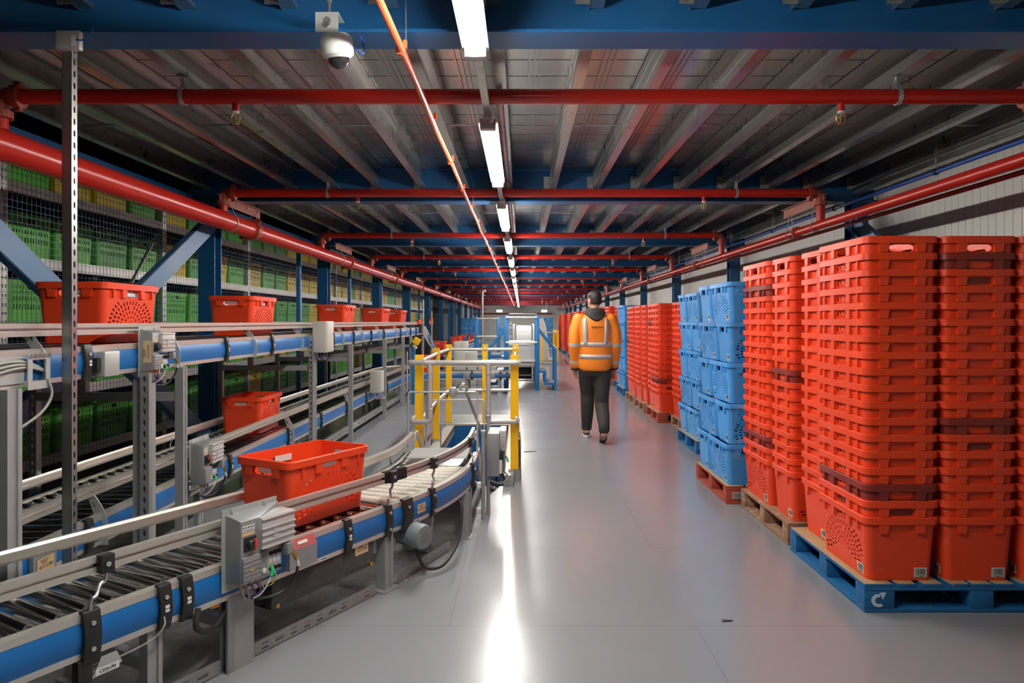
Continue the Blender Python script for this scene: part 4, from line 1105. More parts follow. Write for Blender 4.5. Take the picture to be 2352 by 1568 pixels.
pa = lambda s, off: tuple((A_at(s)[0]+A_at(s)[2]*off)[:2])
perf_channel('cable_channel', [pa(-.20,-.02), pa(.03,-.02)], .004, 'short slotted steel channel on the floor just before the big conveyor leg')
perf_channel('cable_channel', [pa(-1.25,-.02), pa(-.36,-.02)], .004, 'slotted steel channel on the floor at the near end of the front conveyor')
perf_channel('cable_channel', [pa(.205,-.02), pa(1.02,-.02)], .004, 'slotted steel channel on the floor between the front conveyor legs')
perf_channel('cable_channel', [pa(1.205,-.02), pa(1.85,-.02)], .004, 'slotted steel channel on the floor under the conveyor bend by the motor')

# ---- tote crates
def tote_mb(): return crate_parts('vent', CH)
def make_tote():
    t = thing('tote', None, 'crate', (0,0,0))
    tote_mb().build('body', K['crate'], t)
    m = MB(); m.box((0,-.262,.275),(.115,.003,.034)); m.build('paper_tag', K['sticker'], t)
    m = MB(); m.box((-.163,0,.275),(.003,.115,.034)); m.build('paper_tag', K['sticker'], t)
    m = MB(); m.box((.163,0,.275),(.003,.115,.034)); m.build('paper_tag', K['sticker'], t)
    return t
TOTE = Kind(make_tote)
p, d, n = A_at(.77); q = p-n*.285
TOTE.put((q.x,q.y,ZA+.001), math.atan2(d.y,d.x)-PI/2, 'red crate riding the front conveyor toward its bend', 'crates on the conveyors')

# ---- lower (B) and upper (C) conveyors along the fence, and the crossing run (D)
def B_path():
    xn, y0, R_ = -2.235, 13.5, 1.0
    P = [(V((xn,2.75,0)),V((1,0,0))),(V((xn,y0,0)),V((1,0,0)))]
    for k in range(1,13):
        a = PI/2*k/12; P.append((V((xn+R_-R_*math.cos(a), y0+R_*math.sin(a), 0)), V((math.cos(a),-math.sin(a),0))))
    P.append((V((-.15,y0+R_,0)),V((0,-1,0)))); return P
ZB, WB = .46, .615
B = thing('roller_conveyor', 'low roller conveyor along the fence, under the raised one, turning across the hall', 'conveyor', (-2.235,2.75,0))
PB = B_path(); frame(B, PB, ZB, WB)
double_rail(B, PB, -.045, .585); flat_rail(B, PB, -WB+.045, .56, .06)
X1, Y1, EX = V((1,0,0)), V((0,1,0)), V((1,0,0))
y = 2.85; k = 0
while y < 9.6: roller(B, (-2.235,y,0), X1, ZB, -.034, -WB+.034); y += .105
m = MB(); m.box2((-2.235-WB+.04,9.7,ZB-.03),(-2.275,13.5,ZB-.006)); m.build('belt', K['dark_belt'], B)
m = MB(); vs = []
for a in [PI/2*k/12 for k in range(13)]: vs.append(a)
c0 = V((-1.235,13.5,0)); inn, out = [c0+V((-math.cos(a),math.sin(a),0))*1.04 for a in vs], [c0+V((-math.cos(a),math.sin(a),0))*(1+WB-.04) for a in vs]
for i in range(12): m.add([q+V((0,0,z)) for z in (ZB-.03,ZB-.006) for q in (inn[i],inn[i+1],out[i+1],out[i])], [(0,1,2,3),(7,6,5,4),(0,4,5,1),(2,6,7,3)])
m.build('curve_belt', K['dark_belt'], B)
m = MB(); m.box2((-1.235,14.54,ZB-.03),(-.15,14.5+WB-.04,ZB-.006)); m.build('belt', K['dark_belt'], B)
def arch(t, p, n, zt, zr, w=.05, name='arch_bracket', hz=True):
    """crescent plate from the panel's foot curving in to the guide rail"""
    p, n = V(p), V(n); out, inn = [], []
    for k in range(9):
        f = k/8; z = zt-.165+(zr+.035-zt+.165)*f; o = .038-.125*max(0,(f-.35)/.65)**1.7
        out.append((o,z)); inn.append((o-w*(1-.25*f),z-(.02*f)))
    M = basis(p, n, (0,0,1), n.cross(V((0,0,1)))); m = MB()
    m.plate(out+inn[::-1], [slot(out[6][0]-.02,zt+.045,.010,.035,3,.35)], .005, M); m.build(name, K['zinc'], t)
for y in (3.78,6.9,9.2,11.6): arch(B, (-2.235,y,0), X1, ZB, .585)
for y, w in ((3.65,.055),(4.72,.05),(5.42,.05),(6.78,.045),(7.9,.045),(9.05,.045),(10.2,.045),(11.8,.045)): clip(B, (-2.235,y,0), Y1, X1, ZB, w, dots=1)
for x in (-1.0,-.72,-.42,-.28): clip(B, (x,14.5,0), EX, -Y1, ZB, .05, dots=1)
for x in (-1.12,-.60): MB().box((x,14.475,ZB-.08),(.13,.05,.13)).build('sensor_cover', K['mid_grey'], B, bevel=.005)
for y in (2.9,5.0,7.2,9.4,11.6,13.2):
    for x in (-2.27,-2.235-WB+.03): leg(B, (x,y,0), Y1, 0, ZB-.157, .05, .045)
for x in (-1.1,-.45):
    for y in (14.55,15.05): leg(B, (x,y,0), EX, 0, ZB-.157, .05, .045)
for y in (3.1,5.8,8.3,10.5,12.4):
    m = MB(); m.tube([(-2.85,y,ZB-.05),(-2.865,y,ZB+.02),(-2.83,y,.56)],.007,8); m.build('support_rod', K['galv'], B)
control_box(B, V((-2.235,4.74,.345))+X1*.02, Y1, X1)
m = MB(); m.box2((-2.215,3.20,.30),(-2.195,3.36,.42)); m.build('tag_plate', K['mid_grey'], B)
asset_tag(B, V((-2.193,3.28,.365)), Y1, V((0,0,1)), X1, 'VL1C-C308', .115, .065)
m = MB(); m.box2((-2.20,10.35,.44),(-2.05,10.62,.755)); c = m.build('junction_cabinet', K['cab'], B, bevel=.006)
MB().box2((-2.048,10.37,.46),(-2.044,10.60,.735)).build('cabinet_door', K['cab'], c)
for k in range(3): MB().tube(bez([(-2.16+.03*k,10.45+.05*k,.44),(-2.15+.03*k,10.45+.05*k,.36),(-2.1+.03*k,10.55+.05*k,.34),(-2.12,10.7,.40)]),.008,6).build('flex_cable', K['purple' if k == 1 else 'greycable'], c)
TOTE.put((-2.54,6.72,ZB+.001), 0, 'red crate on the lower conveyor beneath the raised one', 'crates on the conveyors')
TOTE.put((-1.98,14.56,ZB+.001), -math.radians(55), 'red crate crossing behind the yellow guard posts', 'crates on the conveyors')
perf_channel('cable_channel', [(-2.155,7.6),(-2.155,13.2)], .10, 'slotted steel channel under the low fence side conveyor', .07)

ZC, WC, XC = 1.365, .64, -2.10
C = thing('raised_conveyor', 'raised belt conveyor carrying red crates along the fence at eye height', 'conveyor', (XC,1.2,0))
PC = straight_path((XC,0,0), Y1, X1, 1.2, 15.0); frame(C, PC, ZC, WC)
double_rail(C, PC, -.03, 1.445, .056); flat_rail(C, PC, -WC+.03, 1.45, .055)
m = MB(); m.box2((XC-WC+.035,1.2,ZC-.03),(XC-.035,3.0,ZC-.004)); m.box2((XC-WC+.035,3.06,ZC-.03),(XC-.035,15.0,ZC-.004)); m.build('belt', K['dark_belt'], C)
for y in (3.10,4.30,5.55,6.75,8.3,9.35,10.45,11.9,13.0): arch(C, (XC,y,0), X1, ZC, 1.445)
for y, w in ((3.41,.06),(5.03,.045),(5.95,.04),(7.9,.04),(8.85,.04),(9.9,.04),(10.8,.04),(12.3,.04),(13.4,.04),(14.1,.04)): clip(C, (XC,y,0), Y1, X1, ZC, w, dots=1)
# drive end at the near end: open plate with cables and a square frame
m = MB(); m.box2((XC+.012,1.2,ZC-.14),(XC+.018,2.98,ZC-.03)); m.build('drive_plate', K['zinc'], C)
m = MB(); m.plate(rect(0,0,.14,.15),[rect(0,.005,.085,.09)],.006,basis((XC+.045,3.03,ZC-.095),Y1,(0,0,1),X1)); m.build('square_frame', K['zinc'], C)
for k in range(5): MB().cyl((XC+.045,2.975+.028*k,ZC-.028),(XC+.057,2.975+.028*k,ZC-.028),.009,6).build('bolt', K['galv'], C)
for k in range(3): MB().tube(bez([(XC+.03,2.5,ZC-.18+.02*k),(XC+.04,2.75,ZC-.10+.02*k),(XC+.035,2.95,ZC-.075+.012*k),(XC+.03,3.1,ZC-.10)]),.006,6).build('flex_cable', K['greycable'], C)
MB().tube(bez([(XC+.05,3.08,ZC-.13),(XC+.06,3.09,ZC-.20),(XC+.05,3.04,ZC-.27),(XC+.04,2.9,ZC-.33)]),.006,6).build('flex_cable', K['greycable'], C)
# sensor box
m = MB(); m.box2((XC+.012,3.47,ZC-.155),(XC+.07,3.60,ZC-.03)); m.build('sensor_box', K['zinc'], C, bevel=.006)
MB().box2((XC+.02,3.44,ZC-.13),(XC+.05,3.475,ZC-.06)).build('sensor_fins', K['black'], C)
control_box(C, V((XC,3.86,ZC-.185))+X1*.02, Y1, X1, .80, tag_txt='VL1C-C181')
# legs
leg(C, (XC+.02,2.88,0), Y1, 0, ZC-.157, .085, .06)
m = MB(); m.box2((XC-.03,3.90,.26),(XC+.05,3.99,ZC-.20)); m.build('vertical_duct', K['grey'], C)
slotted(C, (XC+.05,3.885,0), EX, 0, ZC-.16, .05, .03, .06, 'galvd')
for y, w in ((4.33,.055),(8.64,.05),(10.78,.05),(12.47,.05),(13.35,.05)): leg(C, (XC+.03,y,0), Y1, 0, ZC-.157, w, .05)
slotted(C, (XC+.035,7.01,0), EX, 0, ZC-.02, .045, .045, .05, 'galvd'); leg(C, (XC+.035,7.08,0), Y1, 0, ZC-.1, .05, .045)
for y in (2.88,4.33,7.01,8.64,10.78,12.47,13.35):
    slotted(C, (XC-WC-.22,y,0), EX, 0, ZC-.16, .045, .045, .05, 'galvd')
    MB().box2((XC-WC-.20,y-.02,1.0),(XC,y+.02,1.05)).build('cross_member', K['grey'], C)
    MB().box2((XC-WC+.05,y-.02,1.05),(XC-WC+.10,y+.02,ZC-.157)).build('hanger_leg', K['grey'], C)
for ya, yb in ((8.7,10.7),(10.85,12.4),(12.5,13.3)): MB().box2((XC-.28,ya,1.02),(XC-.24,yb,1.07)).build('long_member', K['grey'], C)
m = MB(); m.box2((XC+.045,7.0,1.175),(XC+.18,7.28,1.485)); c = m.build('junction_cabinet', K['cab'], C, bevel=.006)
MB().box2((XC+.18,7.015,1.19),(XC+.186,7.265,1.47)).build('cabinet_door', K['cab'], c, bevel=.002)
MB().cyl((XC+.186,7.24,1.36),(XC+.192,7.24,1.36),.007,8).build('door_lock', K['black'], c)
for k in range(4): MB().tube(bez([(XC+.08+.02*k,7.06+.03*k,1.175),(XC+.08+.02*k,7.06+.03*k,1.13),(XC+.09+.02*k,7.12+.02*k,1.10),(XC+.06,7.2,1.14)]),.006,6).build('flex_cable', K['purple' if k % 2 else 'greycable'], c)
MB().box2((XC-.06,14.55,ZC-.12),(XC+.06,14.66,ZC+.06)).build('beacon_base', K['black'], C)
MB().lathe([(.05,0),(.05,.07),(.03,.09),(0,.09)],(XC,14.60,ZC+.06),(0,0,1),16).build('beacon_lens', K['redswitch'], C)
for i, (yc, lab) in enumerate(((3.78,'nearest the camera, behind the slotted post'),(5.88,'second from the camera'),(8.98,'third from the camera, past the pale cabinet'),(11.48,'fourth from the camera'),(13.26,'last before the raised end'))):
    TOTE.put((XC-.31,yc+.30,ZC), 0, f'red crate on the raised conveyor, {lab}', 'crates on the conveyors')
# tall slotted post with its box under the first beam
t = thing('slotted_post', 'tall slotted steel post from floor to first beam before the raised conveyor', 'post', (-2.035,3.2,0))
slotted(t, (-2.032,3.2,0), Y1, .0, ZBEAM-.004, .040, .041, .0535, 'galv', 'strut')
MB().box2((-2.075,3.15,0),(-1.99,3.25,.008)).build('base_plate', K['galv'], t)
m = MB(); m.box2((-2.06,3.145,ZBEAM-.09),(-1.955,3.176,ZBEAM-.006)); c = m.build('junction_box', K['light_grey'], t, bevel=.004)
MB().box2((-1.99,3.142,ZBEAM-.075),(-1.97,3.146,ZBEAM-.03)).build('white_sticker', K['sticker'], c)
MB().tube(bez([(-1.965,3.14,ZBEAM-.05),(-1.93,3.13,ZBEAM-.055),(-1.90,3.13,ZBEAM-.03),(-1.885,3.13,ZBEAM-.004)]),.003,6).build('cable', K['bluecond'], c)

# ---- hoops and guards over the dive
def hoop(y, z, lab, x0=-.876, x1=-.34, zb0=ZA-.1):
    t = MB().tube([(x0,y,zb0),(x0,y,z-.02),(x0+.006,y,z-.006),(x0+.02,y,z),(x1-.02,y,z),(x1-.006,y,z-.006),(x1,y,z-.02),(x1,y,zb0)],.0075,8)
    tag(t.build('guard_hoop', K['tube'], loc=(x0,y,zb0)), lab, 'guard hoop', 'hoops over the diving belt')
hoop(5.52,.935,'tall thin steel hoop over the crest of the belt',zb0=.30); hoop(6.55,.76,'middle thin steel hoop over the diving belt',zb0=-.2); hoop(7.75,.365,'lowest thin steel hoop over the diving belt',zb0=-.9)
t = thing('gas_strut', 'slanting steel arm clamped on the hoops over the belt', 'strut', (-.45,6.1,.7))
MB().tube([(-.47,5.52,.95),(-.44,5.75,.90),(-.27,6.30,.30)],.012,8).build('arm', K['galvd'], t)
MB().box((-.53,5.52,.935),(.05,.05,.075)).build('clamp', K['grey'], t, bevel=.008)
MB().tube(bez([(-.50,5.52,.97),(-.46,5.5,.995),(-.42,5.52,.98),(-.43,5.6,.94)]),.014,8).build('hinge', K['galv'], t)
t = thing('sensor_pole', 'grey steel pole with white feet beside the conveyor bend', 'pole', (-.283,5.32,0))
MB().cyl((-.283,5.32,0),(-.283,5.32,.66),.016,14).build('pole', K['grey'], t); MB().cyl((-.283,5.32,.655),(-.283,5.32,.667),.018,14).build('end_cap', K['light_grey'], t)
for z in (.07,.26): MB().box((-.316,5.31,z),(.035,.035,.045)).build('white_block', K['sticker'], t, bevel=.003)
MB().cyl((-.262,5.62,0),(-.262,5.62,.74),.014,12).build('pole', K['grey'], t)
t = thing('control_cabinet', 'grey control cabinet with plugs beside the belt crest', 'cabinet', (-.2,5.45,.30))
c = MB().box2((-.255,5.38,.31),(-.165,5.70,.635)).build('cabinet_body', K['galvd'], t, bevel=.004)
MB().box2((-.165,5.46,.50),(-.115,5.70,.645)).build('ribbed_casting', K['light_grey'], t, bevel=.006)
MB().box2((-.163,5.40,.42),(-.135,5.455,.50)).build('switch', K['black'], t, bevel=.003)
MB().box2((-.165,5.39,.33),(-.145,5.41,.43)).build('white_sticker', K['sticker'], t)
MB().box2((-.165,5.48,.33),(-.125,5.70,.47)).build('connector_block', K['mid_grey'], t, bevel=.003)
MB().tube([(-.125,5.5,.44),(-.11,5.49,.43),(-.10,5.48,.40)],.009,8).build('green_plug', K['green'], t)
for k in range(5): MB().tube(bez([(-.14-.02*k,5.5+.03*k,.33),(-.10-.03*k,5.48,.28-.02*k),(-.16-.02*k,5.46,.24-.02*k),(-.24,5.44,.27-.02*k)]),.008,6).build('flex_cable', K['rubber' if k % 2 else 'greycable'], t)
MB().tube([(-.25,5.44,0),(-.25,5.44,.31)],.014,8).build('stand', K['grey'], t)

# ---- yellow guard posts and handrails round the opening
def tubep(t, P, name, r=.021): return MB().tube(P, r, 12).build(name, K['tube'], t)
def fittings(t, pts):
    for p in pts: MB().lathe([(.021,-.05),(.027,-.045),(.027,.045),(.021,.05)], p[0], p[1], 12).build('tube_fitting', K['tube'], t)
ZR = 1.105
def ypost(x, y, lab, h=1.175):
    t = thing('guard_post', lab, 'post', (x,y,0), 'yellow guard posts')
    m = MB(); w = .074
    m.plate(rect(0,h/2+.06,w,h-.12), [slot(0,ZR,.05,.056,6), slot(0,.555,.05,.056,6)], .006, basis((x,y-.032,0),(1,0,0),(0,0,1),(0,-1,0)))
    m.box2((x+w/2-.006,y-.032,.12),(x+w/2,y+.032,h)); m.box2((x-w/2,y-.032,.12),(x-w/2+.006,y-.026,h))
    m.build('post', K['yellow'], t)
    m = MB(); m.box2((x-.07,y-.06,0),(x+.055,y+.06,.006)); m.box2((x-.055,y-.05,0),(x+.05,y-.044,.125)); m.box2((x-.055,y-.05,0),(x-.049,y+.05,.125)); m.build('base_shoe', K['galv'], t)
    return t
for x, y, lab in ((-.945,6.60,'yellow guard post at the near conveyor-side corner of the floor opening'),(-.985,8.25,'yellow guard post midway along the conveyor side of the floor opening'),
                  (-.975,9.60,'yellow guard post at the far conveyor-side corner of the floor opening'),(-.487,9.60,'yellow guard post midway along the far side of the floor opening'),
                  (-.062,6.58,'yellow guard post at the near aisle-side corner of the floor opening'),(-.075,9.60,'yellow guard post at the far aisle-side corner of the floor opening'),(-.066,8.25,'yellow guard post midway along the aisle side of the floor opening')):
    ypost(x, y, lab)
g = thing('guard_rail', 'silver tube handrails joining the yellow posts round the floor opening', 'handrail', (-.5,8,0))
for z in (ZR,.555):
    tubep(g, [(-.945,6.60,z),(-.985,8.25,z),(-.975,9.60,z)], 'side_rail'); tubep(g, [(-.975,9.60,z),(-.075,9.60,z)], 'back_rail'); tubep(g, [(-.062,6.58,z),(-.075,9.60,z)], 'side_rail')
g2 = thing('guard_rail', 'silver tube gate rail with two uprights across the near end of the opening', 'handrail', (-.5,6.5,0))
tubep(g2, [(-.945,6.60,ZR)]+bez([(-1.0,6.58,ZR),(-1.02,6.52,ZR),(-.98,6.50,ZR)],4)+[(-.06,6.50,ZR)]+bez([(-.04,6.50,ZR),(-.01,6.52,ZR),(-.06,6.58,ZR)],4)[:4], 'top_rail', .0235)
for x, xe in ((-.835,-.985),(-.30,-.055)):
    tubep(g2, [(x,6.50,ZR)]+bez([(x,6.50,.62),(x,6.50,.585),(x+.035*(1 if xe > x else -1),6.50,.565)],4)+[(xe,6.50,.565)]+bez([(xe,6.50,.565),(xe+.02*(1 if xe > x else -1),6.53,.575),(xe,6.57,.60)],3), 'upright', .0235)
    fittings(g2, [((x,6.50,ZR-.06),(0,0,1)),((x,6.50,ZR),(1,0,0)),((x,6.50,.64),(0,0,1))])
# opening surround
t = thing('opening_surround', 'steel toe plates with worn orange edges round the floor opening', 'toe plate', (-.5,8,0))
for lo, hi in (((PX0-.12,PY0+.25,0),(PX0-.004,PY1+.10,.10)),((PX1+.004,PY0-.02,0),(PX1+.09,PY1+.10,.10)),((PX0-.004,PY1+.004,0),(PX1+.004,PY1+.10,.10))):
    MB().box2(lo,hi).build('toe_plate', K['plateflr'], t)
for lo, hi in (((PX0-.012,PY0+.25,.10),(PX0+.004,PY1+.10,.108)),((PX1-.004,PY0-.02,.10),(PX1+.012,PY1+.10,.108)),((PX0-.12,PY1+.0,.10),(PX1+.09,PY1+.016,.108))):
    MB().box2(lo,hi).build('worn_edge', K['wornedge'], t)
MB().box2((-1.03,PY1+.30,0),(-.12,PY1+1.25,.085)).build('cover_plate', K['plateflr'], t, bevel=.004)
MB().box2((-.02,6.7,0),(-.008,9.5,.10)).build('toe_board', K['plateflr'], t)
# ------------------------------------------------------------------ person walking away in an orange jacket
PXc, PYc = .915, 8.85
def ell(c, rx, ry, n=20, rot=0., sq=2.3):
    c = V(c); out = []
    for k in range(n):
        a = 2*PI*k/n; ca, sa = math.cos(a), math.sin(a)
        x = rx*math.copysign(abs(ca)**(2/sq), ca); y = ry*math.copysign(abs(sa)**(2/sq), sa)
        out.append(c + V((x*math.cos(rot)-y*math.sin(rot), x*math.sin(rot)+y*math.cos(rot), 0)))
    return out
def limb(m, pts, radii, n=14):                       # smooth tapered tube
    P = bez(pts, 4); k = len(P); R_ = []
    for i in range(k):
        f = i/(k-1)*(len(radii)-1); j = min(int(f), len(radii)-2); R_.append(radii[j]+(radii[j+1]-radii[j])*(f-j))
    m.tube(P, R_, n)
    m.lathe([(0,-R_[0]*.7),(R_[0]*.75,-R_[0]*.5),(R_[0],0)], P[0], (P[1]-P[0]), n); m.lathe([(R_[-1],0),(R_[-1]*.75,R_[-1]*.5),(0,R_[-1]*.7)], P[-1], (P[-1]-P[-2]), n)
def remesh(o, vox, it=6, f=.5):
    r = o.modifiers.new('fuse', 'REMESH'); r.mode = 'VOXEL'; r.voxel_size = vox; r.use_smooth_shade = True
    s_ = o.modifiers.new('smooth', 'SMOOTH'); s_.iterations = it; s_.factor = f
    return o
person = thing('person', 'person in an orange reflective jacket and black trousers walking away down the aisle', 'person', (PXc,PYc,0))
def W(x, y, z): return V((PXc+x, PYc+y, z))
skin = mat('skin', (.50,.27,.17), .5, 0, .05, 8)
hivis = mat('orange_reflective_jacket', (1.0,.26,.012), .6, 0, .06, 7, bump=.15)
cloth = mat('black_cloth', (.030,.028,.026), .75, 0, .15, 12, bump=.3)
trous = mat('dark_trouser_cloth', (.036,.033,.030), .8, 0, .15, 7, bump=.3)
hairm = mat('dark_hair', (.018,.013,.010), .6, 0, .3, 120, bump=.6)
band = mat('silver_reflective_band', (.55,.55,.55), .4, .2, .05, 8)
for q_, d_ in ((hivis,.012),(cloth,.008),(trous,.012)):
    for n_ in q_.node_tree.nodes:
        if n_.type == 'BUMP': n_.inputs['Distance'].default_value = d_; n_.inputs['Strength'].default_value = .7
# joints: left foot forward, right foot trailing with the heel lifting
HIPL, HIPR = W(-.095,.0,.95), W(.095,.0,.95)
KNL, KNR = W(-.075,.16,.53), W(.085,-.03,.51)
ANL, ANR = W(-.075,.27,.10), W(.085,-.27,.15)
SHL, SHR = W(-.205,-.005,1.515), W(.205,-.005,1.515)
ELL, ELR = W(-.250,-.06,1.20), W(.255,-.02,1.20)
WRL, WRR = W(-.245,.03,.93), W(.255,.10,.93)
m = MB()
m.loft([ell(W(0,0,z), rx, ry) for z, rx, ry in ((.86,.10,.09),(.93,.155,.105),(1.02,.150,.10),(1.15,.140,.095),(1.30,.165,.105),(1.42,.185,.105),(1.50,.165,.09),(1.55,.09,.07))])
limb(m, [W(0,-.01,1.50),W(0,.0,1.58),W(0,.012,1.66)], [.070,.058,.058])
for H_, K_, A_ in ((HIPL,KNL,ANL),(HIPR,KNR,ANR)): limb(m, [H_,(H_+K_)/2+V((0,.01,0)),K_,(K_+A_)/2-V((0,.02,0)),A_], [.085,.070,.048,.048,.036])
for S_, E_, R_ in ((SHL,ELL,WRL),(SHR,ELR,WRR)): limb(m, [S_,(S_+E_)/2,E_,(E_+R_)/2,R_], [.058,.048,.040,.037,.026])
# head, turned a little to the left
yaw = math.radians(28); HC = W(-.002,.028,1.745)
def Hd(x, y, z): return HC + V((x*math.cos(yaw)-y*math.sin(yaw), x*math.sin(yaw)+y*math.cos(yaw), z))
rings = []
for z, rx, ry, dy in ((-.125,.030,.030,.062),(-.110,.052,.055,.040),(-.085,.064,.078,.018),(-.05,.071,.090,.006),(-.01,.075,.096,.0),(.03,.076,.098,-.004),(.065,.070,.090,-.008),(.092,.052,.068,-.010),(.108,.026,.034,-.01)):
    rings.append([Hd(rx*math.cos(a), dy+ry*math.sin(a), z) for a in [2*PI*k/24 for k in range(24)]])
m.loft(rings)
m.loft([[Hd(x*w,.088+y,z) for x,y in ((-.014,-.01),(.014,-.01),(.008,.012),(-.008,.012))] for z, w, y in ((.02,.5,0),(-.01,.8,0),(-.035,1.15,0))])   # nose base
m.loft([[Hd(x,yy,z) for x,z in ((-.013,zz),(0,zz+.012),(.013,zz),(0,zz-.006))] for yy, zz in ((.085,-.028),(.112,-.034))])
for s in (-1,1):
    m.loft([[Hd(s*(.070+o), -.012+.020*math.cos(a)-.004*o*50, -.012+.032*math.sin(a)) for a in [2*PI*k/10 for k in range(10)]] for o in (0,.016)])      # ears
m.loft([[Hd(.022*math.cos(a), y, -.068+.007*math.sin(a)) for a in [2*PI*k/10 for k in range(10)]] for y in (.080,.099)])                               # lips
# hands: palm, four curled fingers, thumb from the side
def hand(wr, side, fwd):
    up = V((0,0,1)); f = V((0,math.cos(.25),-.0)).normalized()
    dn = V((0,fwd,-1)).normalized(); ac = V((-side*.80,.60,0)); ac = (ac - dn*dn.dot(ac)).normalized(); inn = V((-side*.60,-.80,0)); inn = (inn - dn*dn.dot(inn)).normalized()
    palm = [wr+dn*.01, wr+dn*.05, wr+dn*.095]
    m.loft([[c_+ac*(w*math.cos(a))+inn*(t_*math.sin(a)) for a in [2*PI*k/12 for k in range(12)]] for c_, w, t_ in ((wr-dn*.01,.026,.021),(wr+dn*.03,.034,.017),(wr+dn*.065,.041,.015),(wr+dn*.098,.040,.013))])
    for q, L in ((-.030,.058),(-.010,.072),(.011,.077),(.031,.068)):
        b = wr+dn*.092+ac*q
        limb(m, [b, b+dn*L*.42+inn*.004, b+dn*L*.76+inn*.014, b+dn*L*.98+inn*.028], [.0095,.009,.0082,.0068], 10)
    b = wr+dn*.035+ac*.030+inn*.006
    limb(m, [b, b+dn*.022+ac*.020+inn*.012, b+dn*.050+ac*.028+inn*.020, b+dn*.072+ac*.024+inn*.026], [.013,.0115,.010,.008], 10)
hand(WRL, -1, .10); hand(WRR, 1, .18)
for A_, tl in ((ANL,0.),(ANR,-.5)):
    limb(m, [A_-V((0,.03,.02)), A_+V((0,.06,-.04+.06*tl)), A_+V((0,.15,-.06+.10*tl))], [.040,.038,.028])
body = remesh(m.build('body', skin, person, fix=False), .0065, 4, .5)
for s in (-1,1):
    e = MB().lathe([(0,-.010),(.008,-.006),(.0105,0),(.008,.006),(0,.010)], Hd(s*.031,.079,.003), (0,1,0), 12).build('eye', K['white'], person)
    MB().lathe([(0,.002),(.0045,.001),(.0045,0)], Hd(s*.031,.079,.003)+(Hd(0,.0102,0)-Hd(0,0,0)), (Hd(0,1,0)-Hd(0,0,0)), 10).build('pupil', K['ink'], e)
# hair cap, close cropped at the nape
m = MB(); rings = []
for z, rx, ry, y0, ys in ((-.052,.062,.058,-.034,0),(-.03,.074,.078,-.026,0),(.0,.080,.090,-.016,0),(.035,.0815,.104,-.006,0),(.07,.076,.101,-.004,0),(.098,.060,.082,-.006,0),(.117,.034,.048,-.008,0),(.123,.008,.010,-.01,0)):
    ring = []
    for k in range(28):
        a = 2*PI*k/28; y = y0+ry*math.sin(a)
        if z < .05: y = min(y, -.004+max(0,(z+.0))*.9)
        ring.append(Hd(rx*math.cos(a), y, z))
    rings.append(ring)
m.loft(rings); remesh(m.build('hair', hairm, person, fix=False), .008, 3, .5)
m = MB()
for k in range(15):
    a = PI*k/14; m.lathe([(0,-.012),(.010,0),(0,.012)], Hd(.066*math.cos(a), .016+.070*math.sin(a), -.082-.018*math.sin(a)), (0,0,1), 8)
remesh(m.build('beard', hairm, person, fix=False), .007, 3, .5)
# trousers
m = MB()
m.loft([ell(W(0,-.005,z), rx, ry) for z, rx, ry in ((.80,.13,.10),(.86,.172,.128),(.93,.180,.132),(1.03,.172,.125))])
for H_, K_, A_ in ((HIPL,KNL,ANL),(HIPR,KNR,ANR)):
    limb(m, [H_+V((0,0,-.02)),(H_+K_)/2+V((0,.01,0)),K_+V((0,.0,.05)),K_-V((0,.0,.06)),(K_+A_)/2-V((0,.02,0)),A_+V((0,-.01,.07)),A_+V((0,0,.02))], [.116,.106,.090,.088,.080,.068,.068], 18)
remesh(m.build('trousers', trous, person, fix=False), .010, 5, .5)
for k in range(9):
    z = .80-.055*k; x = -.185+.055*max(0,(.80-z)/.40)*1.0
# shoes
sole = K['white']
for A_, tl, nm in ((ANL,0.,'black shoe with a white sole'),(ANR,.42,'trailing shoe with its heel lifting')):
    Rm = Matrix.Rotation(-tl, 3, 'X'); o = A_
    toe = A_.z-.10 if tl == 0 else 0
    piv = V((A_.x, A_.y+.15, .0)) if tl else None
    def T(x, y, z):
        p = V((x, y-.15, z))
        p = Rm @ p if tl else p
        return V((A_.x, A_.y+.15, .004 if tl else 0)) + p
    m = MB(); m.loft([[T(w*x, y, z) for x, y in [(w2*math.cos(a), .075+.150*math.sin(a)) for a in [2*PI*k/20 for k in range(20)] for w2 in (.046,)]] for z, w in ((.004,.96),(.012,1.04),(.030,1.03),(.034,.97))])
    sh = m.build('shoe_sole', sole if tl == 0 else mat('worn_grey_sole',(.16,.13,.10),.7,0,.1,10), person)
    m = MB(); m.loft([[T(.043*w*math.cos(a)*(1 if math.sin(a) < .4 else .92), yc+ly*math.sin(a), z) for a in [2*PI*k/20 for k in range(20)]] for z, w, yc, ly in ((.028,1.0,.075,.142),(.055,.98,.060,.122),(.080,.92,.030,.085),(.105,.86,.012,.062),(.125,.86,.006,.055))])
    up_ = m.build('shoe', cloth, person); up_['label'] = nm
    if tl == 0: MB().tube([T(-.035,-.05,.085),T(-.045,-.005,.075),T(-.040,.03,.062)],.005,6).build('yellow_trim', K['yellow'], up_)
